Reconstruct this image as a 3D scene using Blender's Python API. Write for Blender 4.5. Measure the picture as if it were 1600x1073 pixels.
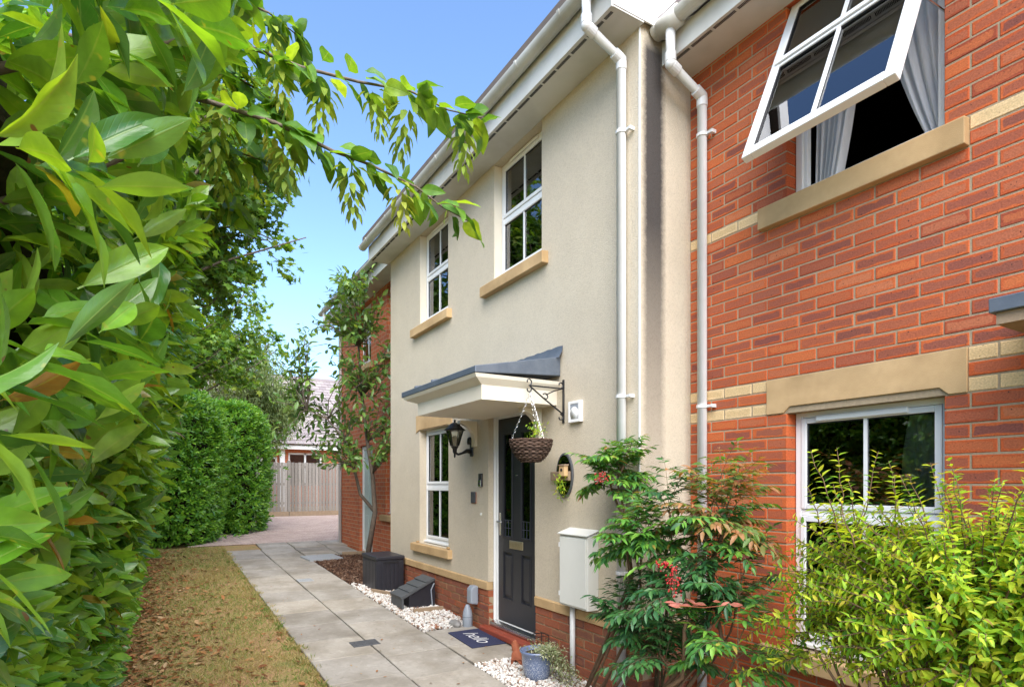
import bpy, math, random
import numpy as np
from mathutils import Matrix, Vector
random.seed(7); RNG = np.random.default_rng(11)
for _o in list(bpy.data.objects): bpy.data.objects.remove(_o)
S = bpy.context.scene
COL = S.collection
# ------------------------------------------------------------------ camera
XV, YV, FPX, CXP, CAMH = 245.0, 757.0, 926.0, 800.0, 1.53      # vanishing point, focal length (px of a 1600 px wide frame)
TH = math.atan2(CXP - XV, FPX); CT, ST = math.cos(TH), math.sin(TH)
cam = bpy.data.cameras.new('camera'); camo = bpy.data.objects.new('camera', cam); COL.objects.link(camo)
cam.sensor_width = 36.0; cam.lens = FPX / 1600 * 36; cam.shift_y = (YV - 536.5) / 1600
cam.clip_start = 0.05; cam.clip_end = 3000
camo.location = (0, 0, CAMH); camo.rotation_euler = (math.radians(90), 0, math.atan2(CT, ST))
S.camera = camo
# ------------------------------------------------------------------ sky, sun, exposure
SUN_EL, SUN_AZ = math.radians(50), math.atan2(1.0, -0.26)       # azimuth clockwise from +Y; thin high cloud, soft light
w = bpy.data.worlds.new('World'); S.world = w; w.use_nodes = True
nt = w.node_tree; bg = nt.nodes['Background']
sky = nt.nodes.new('ShaderNodeTexSky'); sky.sky_type = 'NISHITA'; sky.sun_disc = False
sky.sun_elevation = SUN_EL; sky.sun_rotation = SUN_AZ; sky.air_density = 1.0; sky.dust_density = 0.2; sky.ozone_density = 5.0
nt.links.new(sky.outputs[0], bg.inputs[0]); bg.inputs[1].default_value = 0.104
sl = bpy.data.lights.new('sun', 'SUN'); sl.energy = 3.2; sl.angle = math.radians(75); sl.color = (1.0, 0.94, 0.86)
so = bpy.data.objects.new('sun', sl); COL.objects.link(so); so.location = (10, -20, 30)
sd = Vector((math.sin(SUN_AZ) * math.cos(SUN_EL), math.cos(SUN_AZ) * math.cos(SUN_EL), math.sin(SUN_EL)))
so.rotation_euler = (-sd).to_track_quat('-Z', 'Y').to_euler()
S.view_settings.view_transform = 'Standard'; S.view_settings.look = 'None'; S.view_settings.gamma = 1.0
S.view_settings.exposure = 1.88

# ------------------------------------------------------------------ helpers
def gz(x):                                   # the lawn, path and drive fall gently towards the camera
    return -0.035 * (max(-24.0, min(12.0, x)) + 5)
def proj(p):                                 # point -> (px, py, depth), used to rank pieces by how large they show
    p = np.asarray(p, float)
    zc = -CT * p[..., 0] + ST * p[..., 1]; xc = ST * p[..., 0] + CT * p[..., 1]
    zs = np.where(np.abs(zc) < 1e-3, 1e-3, zc)
    return CXP + FPX * xc / zs, YV - FPX * (p[..., 2] - CAMH) / zs, zc
def at(px, py, zc):                          # pixel and depth -> point
    xc = (px - CXP) / FPX * zc; z = CAMH - (py - YV) / FPX * zc
    return np.array([-CT * zc + ST * xc, ST * zc + CT * xc, z])
def tag(o, label=None, cat=None, group=None, kind=None):
    if label: o['label'] = label
    if cat: o['category'] = cat
    if group: o['group'] = group
    if kind: o['kind'] = kind
    return o
ORG = {}
def thing(name, loc, label, cat, group=None, kind=None):
    o = bpy.data.objects.new(name, None); COL.objects.link(o); o.location = loc; o.empty_display_size = .1
    ORG[o.name] = np.array(loc, float); return tag(o, label, cat, group, kind)
class MB:
    def __init__(s): s.v = []; s.f = []; s.uv = None
    def add(s, vs, fs):
        b = len(s.v); s.v.extend([tuple(map(float, q)) for q in vs]); s.f.extend([tuple(b + i for i in f) for f in fs]); return s
    def box(s, x0, x1, y0, y1, z0, z1):
        return s.add([(x0,y0,z0),(x1,y0,z0),(x1,y1,z0),(x0,y1,z0),(x0,y0,z1),(x1,y0,z1),(x1,y1,z1),(x0,y1,z1)],
                     [(0,3,2,1),(4,5,6,7),(0,1,5,4),(1,2,6,5),(2,3,7,6),(3,0,4,7)])
    def quad(s, a, b, c, d): return s.add([a, b, c, d], [(0, 1, 2, 3)])
    def prism(s, poly, x0, x1):              # poly in (y,z), extruded along x
        n = len(poly)
        return s.add([(x0, y, z) for y, z in poly] + [(x1, y, z) for y, z in poly],
                     [tuple(range(n))[::-1], tuple(range(n, 2*n))] + [(i, (i+1) % n, n+(i+1) % n, n+i) for i in range(n)])
    def prismz(s, poly, z0, z1):
        n = len(poly)
        return s.add([(x, y, z0) for x, y in poly] + [(x, y, z1) for x, y in poly],
                     [tuple(range(n))[::-1], tuple(range(n, 2*n))] + [(i, (i+1) % n, n+(i+1) % n, n+i) for i in range(n)])
    def prismy(s, poly, y0, y1):             # poly in (x,z)
        n = len(poly)
        return s.add([(x, y0, z) for x, z in poly] + [(x, y1, z) for x, z in poly],
                     [tuple(range(n)), tuple(range(n, 2*n))[::-1]] + [(i, n+i, n+(i+1) % n, (i+1) % n) for i in range(n)])
    def tube(s, pts, rad, n=8, cap=True):
        pts = [np.array(p, float) for p in pts]; m = len(pts)
        if not hasattr(rad, '__len__'): rad = [rad] * m
        b = len(s.v); t0 = None
        for i, p in enumerate(pts):
            t = pts[min(i+1, m-1)] - pts[max(i-1, 0)]; t = t / (np.linalg.norm(t) + 1e-9)
            if t0 is None:
                a = np.array([0, 0, 1.]) if abs(t[2]) < .9 else np.array([1., 0, 0])
                u = np.cross(t, a)
            else: u = u - t * np.dot(u, t)
            u /= np.linalg.norm(u) + 1e-9; v = np.cross(t, u); t0 = t
            for k in range(n):
                q = 2*math.pi*k/n; s.v.append(tuple(p + rad[i] * (math.cos(q)*u + math.sin(q)*v)))
        for i in range(m-1):
            for k in range(n):
                a = b+i*n+k; c = b+i*n+(k+1) % n; s.f.append((a, c, c+n, a+n))
        if cap:
            s.f.append(tuple(b+k for k in range(n))[::-1]); s.f.append(tuple(b+(m-1)*n+k for k in range(n)))
        return s
    def lathe(s, prof, c, n=20, axis=2):     # prof list of (r,h)
        b = len(s.v); c = np.array(c, float)
        for r, h in prof:
            for k in range(n):
                q = 2*math.pi*k/n; a = [r*math.cos(q), r*math.sin(q)]
                p = {2: (a[0], a[1], h), 1: (a[0], h, a[1]), 0: (h, a[0], a[1])}[axis]; s.v.append(tuple(c + np.array(p)))
        for i in range(len(prof)-1):
            for k in range(n):
                a = b+i*n+k; d = b+i*n+(k+1) % n; s.f.append((a, d, d+n, a+n))
        s.f.append(tuple(b+k for k in range(n))[::-1]); s.f.append(tuple(b+(len(prof)-1)*n+k for k in range(n)))
        return s
    def blob(s, c, r, n=12, m=8, jit=0.0, rng=random):
        b = len(s.v); c = np.array(c, float); r = np.array(r, float) * np.ones(3)
        for i in range(m+1):
            ph = math.pi*i/m
            for k in range(n):
                q = 2*math.pi*k/n; j = 1 + jit*(rng.random()*2-1)
                s.v.append(tuple(c + r*j*np.array([math.sin(ph)*math.cos(q), math.sin(ph)*math.sin(q), math.cos(ph)])))
        for i in range(m):
            for k in range(n):
                a = b+i*n+k; d = b+i*n+(k+1) % n; s.f.append((a, a+n, d+n, d))
        return s
    def rot(s, ang, c):
        ca, sa = math.cos(ang), math.sin(ang)
        s.v = [(c[0]+(x-c[0])*ca-(y-c[1])*sa, c[1]+(x-c[0])*sa+(y-c[1])*ca, z) for x, y, z in s.v]; return s
    def ground(s):                            # lift by the slope of the ground
        s.v = [(x, y, z + gz(x)) for x, y, z in s.v]; return s
    def build(s, name, mat, parent=None, bevel=0.0, smooth=False, **kw):
        org = ORG[parent.name] if parent is not None else np.zeros(3)
        me = bpy.data.meshes.new(name)
        me.from_pydata([tuple(np.array(q) - org) for q in s.v], [], s.f)
        me.materials.append(mat)
        if smooth: me.polygons.foreach_set('use_smooth', [True]*len(me.polygons))
        o = bpy.data.objects.new(name, me); COL.objects.link(o); ORG[o.name] = org
        if parent is not None: o.parent = parent
        if bevel:
            m = o.modifiers.new('bevel', 'BEVEL'); m.width = bevel; m.segments = 2; m.limit_method = 'ANGLE'; m.angle_limit = math.radians(40)
        tag(o, **kw); return o
def unit(a): return a / (np.linalg.norm(a, axis=-1, keepdims=True) + 1e-9)
def frames(d, n):                            # leaf axis d, rough normal n -> rotation matrices with columns x, y=d, z
    d = unit(d); x = unit(np.cross(d, n)); z = np.cross(x, d)
    return np.stack([x, d, z], axis=-1)
def tmesh(name, T, mat):
    me = bpy.data.meshes.new(name); me.from_pydata([tuple(v) for v in T[0]], [], T[1]); me.materials.append(mat)
    uvl = me.uv_layers.new(name='UVMap'); uv = T[2]
    for lp in me.loops: uvl.data[lp.index].uv = uv[lp.vertex_index]
    me.polygons.foreach_set('use_smooth', [True]*len(me.polygons)); return me
def scatter(name, T, pos, R, sc, mat, parent=None, rnd=None, smooth=True, **kw):
    """many copies of a small template joined into one mesh (uv + per-copy random value)"""
    tv, tf, tuv = np.array(T[0], float), T[1], np.array(T[2], float)
    N, nv = len(pos), len(tv)
    sc = np.asarray(sc, float); sc = sc[:, None] * np.ones((1, 3)) if sc.ndim == 1 else sc
    V = np.einsum('nij,nvj->nvi', R, tv[None] * sc[:, None, :]) + pos[:, None, :]
    org = ORG[parent.name] if parent is not None else np.zeros(3)
    V = (V - org).reshape(-1, 3)
    loops = np.array([i for f in tf for i in f]); cnt = np.array([len(f) for f in tf]); L = len(loops)
    me = bpy.data.meshes.new(name); me.vertices.add(N*nv); me.vertices.foreach_set('co', V.ravel())
    me.loops.add(N*L); LI = (loops[None] + (np.arange(N)*nv)[:, None]).ravel(); me.loops.foreach_set('vertex_index', LI)
    me.polygons.add(N*len(tf)); tot = np.tile(cnt, N); st = np.concatenate([[0], np.cumsum(tot)[:-1]])
    me.polygons.foreach_set('loop_start', st); me.polygons.foreach_set('loop_total', tot)
    me.polygons.foreach_set('use_smooth', np.full(N*len(tf), smooth))
    me.update(calc_edges=True)
    uvl = me.uv_layers.new(name='UVMap'); uvl.data.foreach_set('uv', np.tile(tuv[loops], (N, 1)).ravel())
    at_ = me.attributes.new('rnd', 'FLOAT', 'POINT')
    if rnd is None: rnd = RNG.random(N)
    at_.data.foreach_set('value', np.repeat(rnd, nv))
    me.materials.append(mat)
    o = bpy.data.objects.new(name, me); COL.objects.link(o); ORG[o.name] = org
    if parent is not None: o.parent = parent
    return tag(o, **kw)
def leaves(parent, piece, rest, T, pos, R, sc, mat, n_obj=0, rnd=None):
    """the n_obj leaves that show largest become objects of their own, the rest one mesh"""
    pos = np.asarray(pos, float); sc = np.asarray(sc, float)
    if sc.ndim == 1: sc = sc[:, None]*np.stack([RNG.uniform(.72,1.18,len(sc)), RNG.uniform(.9,1.08,len(sc)), RNG.uniform(.5,1.6,len(sc))], 1)   # no two leaves quite alike
    px, py, zc = proj(pos); vis = (px > -60) & (px < 1660) & (py > -60) & (py < 1140) & (zc > .25)
    size = np.where(vis, sc / np.maximum(zc, .3), 0) if sc.ndim == 1 else np.where(vis, sc.max(1)/np.maximum(zc, .3), 0)
    order = np.argsort(-size); n_obj = min(n_obj, int(vis.sum())); big, small = order[:n_obj], order[n_obj:]
    Ts = T if isinstance(T, list) else [T]
    if n_obj:
        ms = [tmesh(piece, t, mat) for t in Ts]; org = ORG[parent.name]
        for k, i in enumerate(big):
            o = bpy.data.objects.new(piece, ms[k % len(ms)]); COL.objects.link(o); o.parent = parent
            M = Matrix(R[i].tolist()).to_4x4(); s3 = sc[i] if sc.ndim == 2 else [sc[i]]*3
            o.matrix_local = Matrix.Translation(Vector((pos[i]-org).tolist())) @ M @ Matrix.Diagonal(Vector((*[float(q) for q in s3], 1)))
    if len(small):
        for j, t in enumerate(Ts):
            q = small[j::len(Ts)]
            if len(q): scatter(rest, t, pos[q], R[q], sc[q], mat, parent, None if rnd is None else rnd[q], kind='stuff')
def leaf_T(nl=6, nw=2, width=.36, peak=.45, fold=.25, curl=.25, wave=0.0, stalk=.06, tip=1.0):
    vs, fs, uv = [], [], []
    cols = 2*nw + 1
    for i in range(nl+1):
        y = i/nl
        a = math.log(.5)/math.log(peak); hw = width/2 * max(0, math.sin(math.pi * y**a))**(.8*tip)
        if i == 0: hw = .006
        if i == nl: hw = .004
        for k in range(cols):
            u = -1 + 2*k/(cols-1)
            x = u*hw; z = fold*abs(x) - curl*y*y + wave*math.sin(y*11+u)*abs(u)*hw
            vs.append((x, stalk + y*(1-stalk), z)); uv.append((.5+u*.5, y))
    for i in range(nl):
        for k in range(cols-1):
            a = i*cols+k; fs.append((a, a+1, a+1+cols, a+cols))
    if stalk > .02:
        b = len(vs); vs += [(-.008, 0, .004), (.008, 0, .004), (.008, stalk, 0), (-.008, stalk, 0)]; uv += [(.5, 0)]*4; fs.append((b, b+1, b+2, b+3))
    return vs, fs, uv
def small_leaf_T(width=.4, fold=.2, curl=.15):
    w_ = width/2
    vs = [(0,0,0), (-w_*.8,.35,fold*w_), (0,.4,-curl*.16), (w_*.8,.35,fold*w_), (-w_*.6,.7,fold*w_-curl*.5), (0,.72,-curl*.5), (w_*.6,.7,fold*w_-curl*.5), (0,1,-curl)]
    return vs, [(0,2,1),(0,3,2),(1,2,5,4),(2,3,6,5),(4,5,7),(5,6,7)], [(.5,0),(0,.35),(.5,.4),(1,.35),(0,.7),(.5,.7),(1,.7),(.5,1)]
def maple_T():
    pts = [(0,0),(.22,.12),(.5,.02),(.36,.3),(.55,.62),(.24,.55),(0,1),(-.24,.55),(-.55,.62),(-.36,.3),(-.5,.02),(-.22,.12)]
    vs = [(0,.35,.05)] + [(x, y, -.12*(abs(x)+max(0, y-.4))) for x, y in pts]; n = len(pts)
    return vs, [(0, 1+i, 1+(i+1) % n) for i in range(n)], [(.5,.4)] + [(.5+x, y) for x, y in pts]
def pebble_T():
    m = MB().blob((0,0,0), (.5,.4,.3), n=6, m=4, jit=.22, rng=random.Random(3)); return m.v, m.f, [(.5,.5)]*len(m.v)

# ------------------------------------------------------------------ materials
def newmat(name):
    m = bpy.data.materials.new(name); m.use_nodes = True; n = m.node_tree
    return m, n.nodes, n.links, n.nodes['Principled BSDF']
def N(nodes, t, **kw):
    o = nodes.new(t)
    for k, v in kw.items(): setattr(o, k, v)
    return o
def ramp(nodes, stops):
    r = nodes.new('ShaderNodeValToRGB'); e = r.color_ramp.elements
    while len(e) < len(stops): e.new(.5)
    for i, (p, c) in enumerate(stops): e[i].position = p; e[i].color = (*c, 1)
    return r
def surf(name, c1, c2=None, rough=.6, scale=6, bump=0.0, bscale=60, metal=0, detail=6, spec=.5, c3=None, big=0.0, coat=0.0, pos=False):
    """noise-mottled surface with fine relief, object coordinates"""
    m, nd, lk, b = newmat(name)
    tc = N(nd, 'ShaderNodeTexCoord')
    OC = N(nd, 'ShaderNodeNewGeometry').outputs['Position'] if pos else tc.outputs['Object']
    if c2 is None: c2 = tuple(x*.85 for x in c1)
    n1 = N(nd, 'ShaderNodeTexNoise'); n1.inputs['Scale'].default_value = scale; n1.inputs['Detail'].default_value = detail; n1.inputs['Roughness'].default_value = .65
    lk.new(OC, n1.inputs['Vector'])
    st = [(.3, c1), (.7, c2)] if c3 is None else [(.25, c1), (.5, c2), (.75, c3)]
    r = ramp(nd, st); lk.new(n1.outputs['Fac'], r.inputs[0]); out = r.outputs[0]
    if big:
        n3 = N(nd, 'ShaderNodeTexNoise'); n3.inputs['Scale'].default_value = big; n3.inputs['Detail'].default_value = 4; lk.new(OC, n3.inputs['Vector'])
        r3 = ramp(nd, [(.35, (.72,.70,.66)), (.6, (1,1,1))]); lk.new(n3.outputs['Fac'], r3.inputs[0])
        mx = N(nd, 'ShaderNodeMix', data_type='RGBA', blend_type='MULTIPLY'); mx.inputs[0].default_value = 1
        lk.new(out, mx.inputs[6]); lk.new(r3.outputs[0], mx.inputs[7]); out = mx.outputs[2]
    lk.new(out, b.inputs['Base Color']); b.inputs['Roughness'].default_value = rough; b.inputs['Metallic'].default_value = metal
    b.inputs['Specular IOR Level'].default_value = spec
    if coat: b.inputs['Coat Weight'].default_value = coat
    if bump:
        n2 = N(nd, 'ShaderNodeTexNoise'); n2.inputs['Scale'].default_value = bscale; n2.inputs['Detail'].default_value = 5; lk.new(OC, n2.inputs['Vector'])
        bp = N(nd, 'ShaderNodeBump'); bp.inputs['Strength'].default_value = bump; bp.inputs['Distance'].default_value = .01
        lk.new(n2.outputs['Fac'], bp.inputs['Height']); lk.new(bp.outputs[0], b.inputs['Normal'])
    return m
def rand_value(nd, lk):                      # per-copy random in a joined mesh + per-object random
    a = N(nd, 'ShaderNodeAttribute', attribute_name='rnd'); oi = N(nd, 'ShaderNodeObjectInfo')
    s_ = N(nd, 'ShaderNodeMath', operation='ADD'); lk.new(a.outputs['Fac'], s_.inputs[0]); lk.new(oi.outputs['Random'], s_.inputs[1])
    f = N(nd, 'ShaderNodeMath', operation='FRACT'); lk.new(s_.outputs[0], f.inputs[0]); return f.outputs[0]
def leafmat(name, stops, rough=.38, transl=.35, vein=.35, spots=0.0, spec=.5, tcol=None, back=.25):
    m, nd, lk, b = newmat(name)
    rv = rand_value(nd, lk); r = ramp(nd, stops); lk.new(rv, r.inputs[0]); col = r.outputs[0]
    uv = N(nd, 'ShaderNodeTexCoord'); sx = N(nd, 'ShaderNodeSeparateXYZ'); lk.new(uv.outputs['UV'], sx.inputs[0])
    if vein:
        d = N(nd, 'ShaderNodeMath', operation='SUBTRACT'); lk.new(sx.outputs[0], d.inputs[0]); d.inputs[1].default_value = .5
        ab = N(nd, 'ShaderNodeMath', operation='ABSOLUTE'); lk.new(d.outputs[0], ab.inputs[0])
        lt = N(nd, 'ShaderNodeMapRange'); lk.new(ab.outputs[0], lt.inputs[0]); lt.inputs[1].default_value = .015; lt.inputs[2].default_value = .05; lt.inputs[3].default_value = vein; lt.inputs[4].default_value = 0
        # side veins, slanting forward from the midrib
        sv = N(nd, 'ShaderNodeMath', operation='MULTIPLY_ADD'); lk.new(ab.outputs[0], sv.inputs[0]); sv.inputs[1].default_value = -.55; lk.new(sx.outputs[1], sv.inputs[2])
        sm = N(nd, 'ShaderNodeMath', operation='MULTIPLY'); lk.new(sv.outputs[0], sm.inputs[0]); sm.inputs[1].default_value = 62
        sn = N(nd, 'ShaderNodeMath', operation='SINE'); lk.new(sm.outputs[0], sn.inputs[0])
        sr = N(nd, 'ShaderNodeMapRange'); lk.new(sn.outputs[0], sr.inputs[0]); sr.inputs[1].default_value = .8; sr.inputs[2].default_value = 1; sr.inputs[3].default_value = 0; sr.inputs[4].default_value = vein*.16
        ad = N(nd, 'ShaderNodeMath', operation='MAXIMUM'); lk.new(lt.outputs[0], ad.inputs[0]); lk.new(sr.outputs[0], ad.inputs[1])
        mx = N(nd, 'ShaderNodeMix', data_type='RGBA'); lk.new(ad.outputs[0], mx.inputs[0]); lk.new(col, mx.inputs[6]); mx.inputs[7].default_value = (.30, .42, .10, 1); col = mx.outputs[2]
    tc = N(nd, 'ShaderNodeNewGeometry')
    no = N(nd, 'ShaderNodeTexNoise'); no.inputs['Scale'].default_value = 40; no.inputs['Detail'].default_value = 3; lk.new(tc.outputs['Position'], no.inputs['Vector'])
    r2 = ramp(nd, [(.3, (.72,.75,.7)), (.7, (1.15,1.12,1.1))]); lk.new(no.outputs['Fac'], r2.inputs[0])
    mm = N(nd, 'ShaderNodeMix', data_type='RGBA', blend_type='MULTIPLY'); mm.inputs[0].default_value = 1; lk.new(col, mm.inputs[6]); lk.new(r2.outputs[0], mm.inputs[7]); col = mm.outputs[2]
    if spots:
        vo = N(nd, 'ShaderNodeTexNoise'); vo.inputs['Scale'].default_value = 55; vo.inputs['Detail'].default_value = 1.5; lk.new(tc.outputs['Position'], vo.inputs['Vector'])
        rs = N(nd, 'ShaderNodeMapRange'); lk.new(vo.outputs['Fac'], rs.inputs[0]); rs.inputs[1].default_value = .68; rs.inputs[2].default_value = .76; rs.inputs[4].default_value = spots
        ms = N(nd, 'ShaderNodeMix', data_type='RGBA'); lk.new(rs.outputs[0], ms.inputs[0]); lk.new(col, ms.inputs[6]); ms.inputs[7].default_value = (.34, .36, .04, 1); col = ms.outputs[2]
        v2 = N(nd, 'ShaderNodeTexNoise'); v2.inputs['Scale'].default_value = 38; v2.inputs['Detail'].default_value = 1; lk.new(tc.outputs['Position'], v2.inputs['Vector'])
        rb = N(nd, 'ShaderNodeMapRange'); lk.new(v2.outputs['Fac'], rb.inputs[0]); rb.inputs[1].default_value = .745; rb.inputs[2].default_value = .765; rb.inputs[4].default_value = .9
        mb_ = N(nd, 'ShaderNodeMix', data_type='RGBA'); lk.new(rb.outputs[0], mb_.inputs[0]); lk.new(col, mb_.inputs[6]); mb_.inputs[7].default_value = (.16, .07, .02, 1); col = mb_.outputs[2]
    g2 = N(nd, 'ShaderNodeMix', data_type='RGBA'); gb = N(nd, 'ShaderNodeMath', operation='MULTIPLY'); lk.new(tc.outputs['Backfacing'], gb.inputs[0]); gb.inputs[1].default_value = back
    lk.new(gb.outputs[0], g2.inputs[0]); lk.new(col, g2.inputs[6]); g2.inputs[7].default_value = (.20, .28, .12, 1)
    lk.new(g2.outputs[2], b.inputs['Base Color']); b.inputs['Roughness'].default_value = rough; b.inputs['Specular IOR Level'].default_value = spec
    tr = N(nd, 'ShaderNodeBsdfTranslucent')
    hs = N(nd, 'ShaderNodeMix', data_type='RGBA', blend_type='MULTIPLY'); hs.inputs[0].default_value = 1; lk.new(col, hs.inputs[6]); hs.inputs[7].default_value = (*(tcol or (1.9, 1.6, .5)), 1); lk.new(hs.outputs[2], tr.inputs[0])
    mix = N(nd, 'ShaderNodeMixShader'); mix.inputs[0].default_value = transl; lk.new(b.outputs[0], mix.inputs[1]); lk.new(tr.outputs[0], mix.inputs[2])
    lk.new(mix.outputs[0], nd['Material Output'].inputs[0])
    if vein:
        bp = N(nd, 'ShaderNodeBump'); bp.inputs['Strength'].default_value = .35; bp.inputs['Distance'].default_value = .004; bp.invert = True
        lk.new(ad.outputs[0], bp.inputs['Height']); lk.new(bp.outputs[0], b.inputs['Normal'])
    return m
def brickmat(name, base, flush, dark, cream=False):
    """pressed facing brick: bright arris, paler or purple smudge in the middle of each face"""
    m, nd, lk, b = newmat(name)
    rv = rand_value(nd, lk); uv = N(nd, 'ShaderNodeTexCoord'); sx = N(nd, 'ShaderNodeSeparateXYZ'); lk.new(uv.outputs['UV'], sx.inputs[0])
    geo = N(nd, 'ShaderNodeNewGeometry')
    n1 = N(nd, 'ShaderNodeTexNoise'); n1.inputs['Scale'].default_value = 15; n1.inputs['Detail'].default_value = 5; lk.new(geo.outputs['Position'], n1.inputs['Vector'])
    def edge(o, sc):
        a = N(nd, 'ShaderNodeMath', operation='SUBTRACT'); lk.new(o, a.inputs[0]); a.inputs[1].default_value = .5
        c = N(nd, 'ShaderNodeMath', operation='ABSOLUTE'); lk.new(a.outputs[0], c.inputs[0])
        d = N(nd, 'ShaderNodeMath', operation='SUBTRACT'); d.inputs[0].default_value = .5; lk.new(c.outputs[0], d.inputs[1])
        e = N(nd, 'ShaderNodeMath', operation='MULTIPLY'); lk.new(d.outputs[0], e.inputs[0]); e.inputs[1].default_value = sc; return e.outputs[0]
    mn = N(nd, 'ShaderNodeMath', operation='SMOOTH_MIN'); lk.new(edge(sx.outputs[0], .215), mn.inputs[0]); lk.new(edge(sx.outputs[1], .065), mn.inputs[1]); mn.inputs[2].default_value = .012
    nn = N(nd, 'ShaderNodeMath', operation='MULTIPLY_ADD'); lk.new(n1.outputs['Fac'], nn.inputs[0]); nn.inputs[1].default_value = .034; lk.new(mn.outputs[0], nn.inputs[2])
    mr = N(nd, 'ShaderNodeMapRange'); lk.new(nn.outputs[0], mr.inputs[0]); mr.inputs[1].default_value = .0275; mr.inputs[2].default_value = .0325
    edgecol = ramp(nd, base); lk.new(rv, edgecol.inputs[0])
    m7 = N(nd, 'ShaderNodeMath', operation='MULTIPLY'); lk.new(rv, m7.inputs[0]); m7.inputs[1].default_value = 7.31
    fr = N(nd, 'ShaderNodeMath', operation='FRACT'); lk.new(m7.outputs[0], fr.inputs[0])
    mid = ramp(nd, flush); lk.new(fr.outputs[0], mid.inputs[0])
    mk = N(nd, 'ShaderNodeMath', operation='MULTIPLY'); lk.new(mr.outputs[0], mk.inputs[0]); mk.inputs[1].default_value = .82
    m1 = N(nd, 'ShaderNodeMix', data_type='RGBA'); lk.new(mk.outputs[0], m1.inputs[0]); lk.new(edgecol.outputs[0], m1.inputs[6]); lk.new(mid.outputs[0], m1.inputs[7])
    n2 = N(nd, 'ShaderNodeTexNoise'); n2.inputs['Scale'].default_value = 70; n2.inputs['Detail'].default_value = 2; lk.new(geo.outputs['Position'], n2.inputs['Vector'])
    sp = N(nd, 'ShaderNodeMapRange'); lk.new(n2.outputs['Fac'], sp.inputs[0]); sp.inputs[1].default_value = .68; sp.inputs[2].default_value = .72; sp.inputs[4].default_value = .9
    m2 = N(nd, 'ShaderNodeMix', data_type='RGBA'); lk.new(sp.outputs[0], m2.inputs[0]); lk.new(m1.outputs[2], m2.inputs[6]); m2.inputs[7].default_value = (*dark, 1)
    n3 = N(nd, 'ShaderNodeTexNoise'); n3.inputs['Scale'].default_value = 120; n3.inputs['Detail'].default_value = 5; lk.new(geo.outputs['Position'], n3.inputs['Vector'])
    r3 = ramp(nd, [(.3, (.78,.78,.78)), (.7, (1.14,1.14,1.14))]); lk.new(n3.outputs['Fac'], r3.inputs[0])
    m3 = N(nd, 'ShaderNodeMix', data_type='RGBA', blend_type='MULTIPLY'); m3.inputs[0].default_value = 1; lk.new(m2.outputs[2], m3.inputs[6]); lk.new(r3.outputs[0], m3.inputs[7])
    lk.new(m3.outputs[2], b.inputs['Base Color']); b.inputs['Roughness'].default_value = .75; b.inputs['Specular IOR Level'].default_value = .3
    bp = N(nd, 'ShaderNodeBump'); bp.inputs['Strength'].default_value = .5; bp.inputs['Distance'].default_value = .004; lk.new(n3.outputs['Fac'], bp.inputs['Height']); lk.new(bp.outputs[0], b.inputs['Normal'])
    return m
def glassmat(name, tint=(.86,.90,.88), ior=2.3):
    m, nd, lk, b = newmat(name); nd.remove(b)
    t = N(nd, 'ShaderNodeBsdfTransparent'); t.inputs[0].default_value = (*tint, 1)
    g = N(nd, 'ShaderNodeBsdfGlossy'); g.inputs['Roughness'].default_value = .004; g.inputs[0].default_value = (.95,.97,1,1)
    f = N(nd, 'ShaderNodeFresnel'); f.inputs[0].default_value = ior
    x = N(nd, 'ShaderNodeMixShader'); lk.new(f.outputs[0], x.inputs[0]); lk.new(t.outputs[0], x.inputs[1]); lk.new(g.outputs[0], x.inputs[2]); lk.new(x.outputs[0], nd['Material Output'].inputs[0])
    return m
M = {}
M['render'] = surf('cream_render', (.615,.535,.41), (.56,.485,.37), rough=.9, scale=3, bump=.75, bscale=150, spec=.2, detail=10)
M['upvc'] = surf('white_upvc', (.80,.80,.79), (.76,.76,.75), rough=.32, scale=3)
M['pipe'] = surf('white_pipe', (.70,.70,.70), (.60,.60,.58), rough=.35, scale=4, detail=9)
M['gutter'] = surf('weathered_white_plastic', (.60,.60,.57), (.50,.50,.46), rough=.45, scale=3, big=2.0)
M['fascia'] = surf('fascia_board', (.66,.65,.62), (.58,.58,.54), rough=.5, scale=2, big=1.4)
M['stone'] = surf('buff_cast_stone', (.60,.41,.215), (.53,.355,.18), rough=.85, scale=9, bump=.2, bscale=220, spec=.25, big=2.2)
M['mortar'] = surf('sand_mortar', (.42,.325,.215), (.33,.255,.165), rough=.95, scale=40, bump=.5, bscale=240, spec=.15)
M['brick'] = brickmat('red_facing_brick', [(0,(.48,.088,.024)),(.3,(.55,.125,.034)),(.55,(.46,.085,.024)),(.8,(.51,.108,.030)),(1,(.32,.066,.028))],
                      [(0,(.54,.185,.08)),(.18,(.33,.095,.05)),(.34,(.54,.145,.044)),(.5,(.17,.062,.054)),(.62,(.46,.14,.06)),(.76,(.13,.054,.050)),(.88,(.40,.11,.05)),(1,(.22,.072,.052))], (.03,.018,.018))
M['buff'] = brickmat('buff_facing_brick', [(0,(.66,.46,.23)),(1,(.74,.54,.30))], [(0,(.68,.49,.26)),(1,(.60,.42,.21))], (.25,.16,.08))
M['plinthbrick'] = brickmat('brown_red_plinth_brick', [(0,(.30,.085,.040)),(.3,(.36,.10,.042)),(.6,(.25,.095,.055)),(.8,(.30,.15,.075)),(1,(.17,.065,.052))],
                      [(0,(.31,.12,.06)),(.3,(.22,.085,.06)),(.6,(.36,.11,.05)),(.85,(.16,.065,.055)),(1,(.30,.15,.08))], (.05,.03,.025))
M['concrete'] = surf('paving_concrete', (.40,.345,.275), (.335,.29,.235), rough=.9, scale=5, bump=.35, bscale=180, spec=.2, c3=(.43,.375,.305), big=1.7)
M['black'] = surf('black_plastic', (.012,.012,.014), (.018,.018,.02), rough=.38, scale=8)
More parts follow.
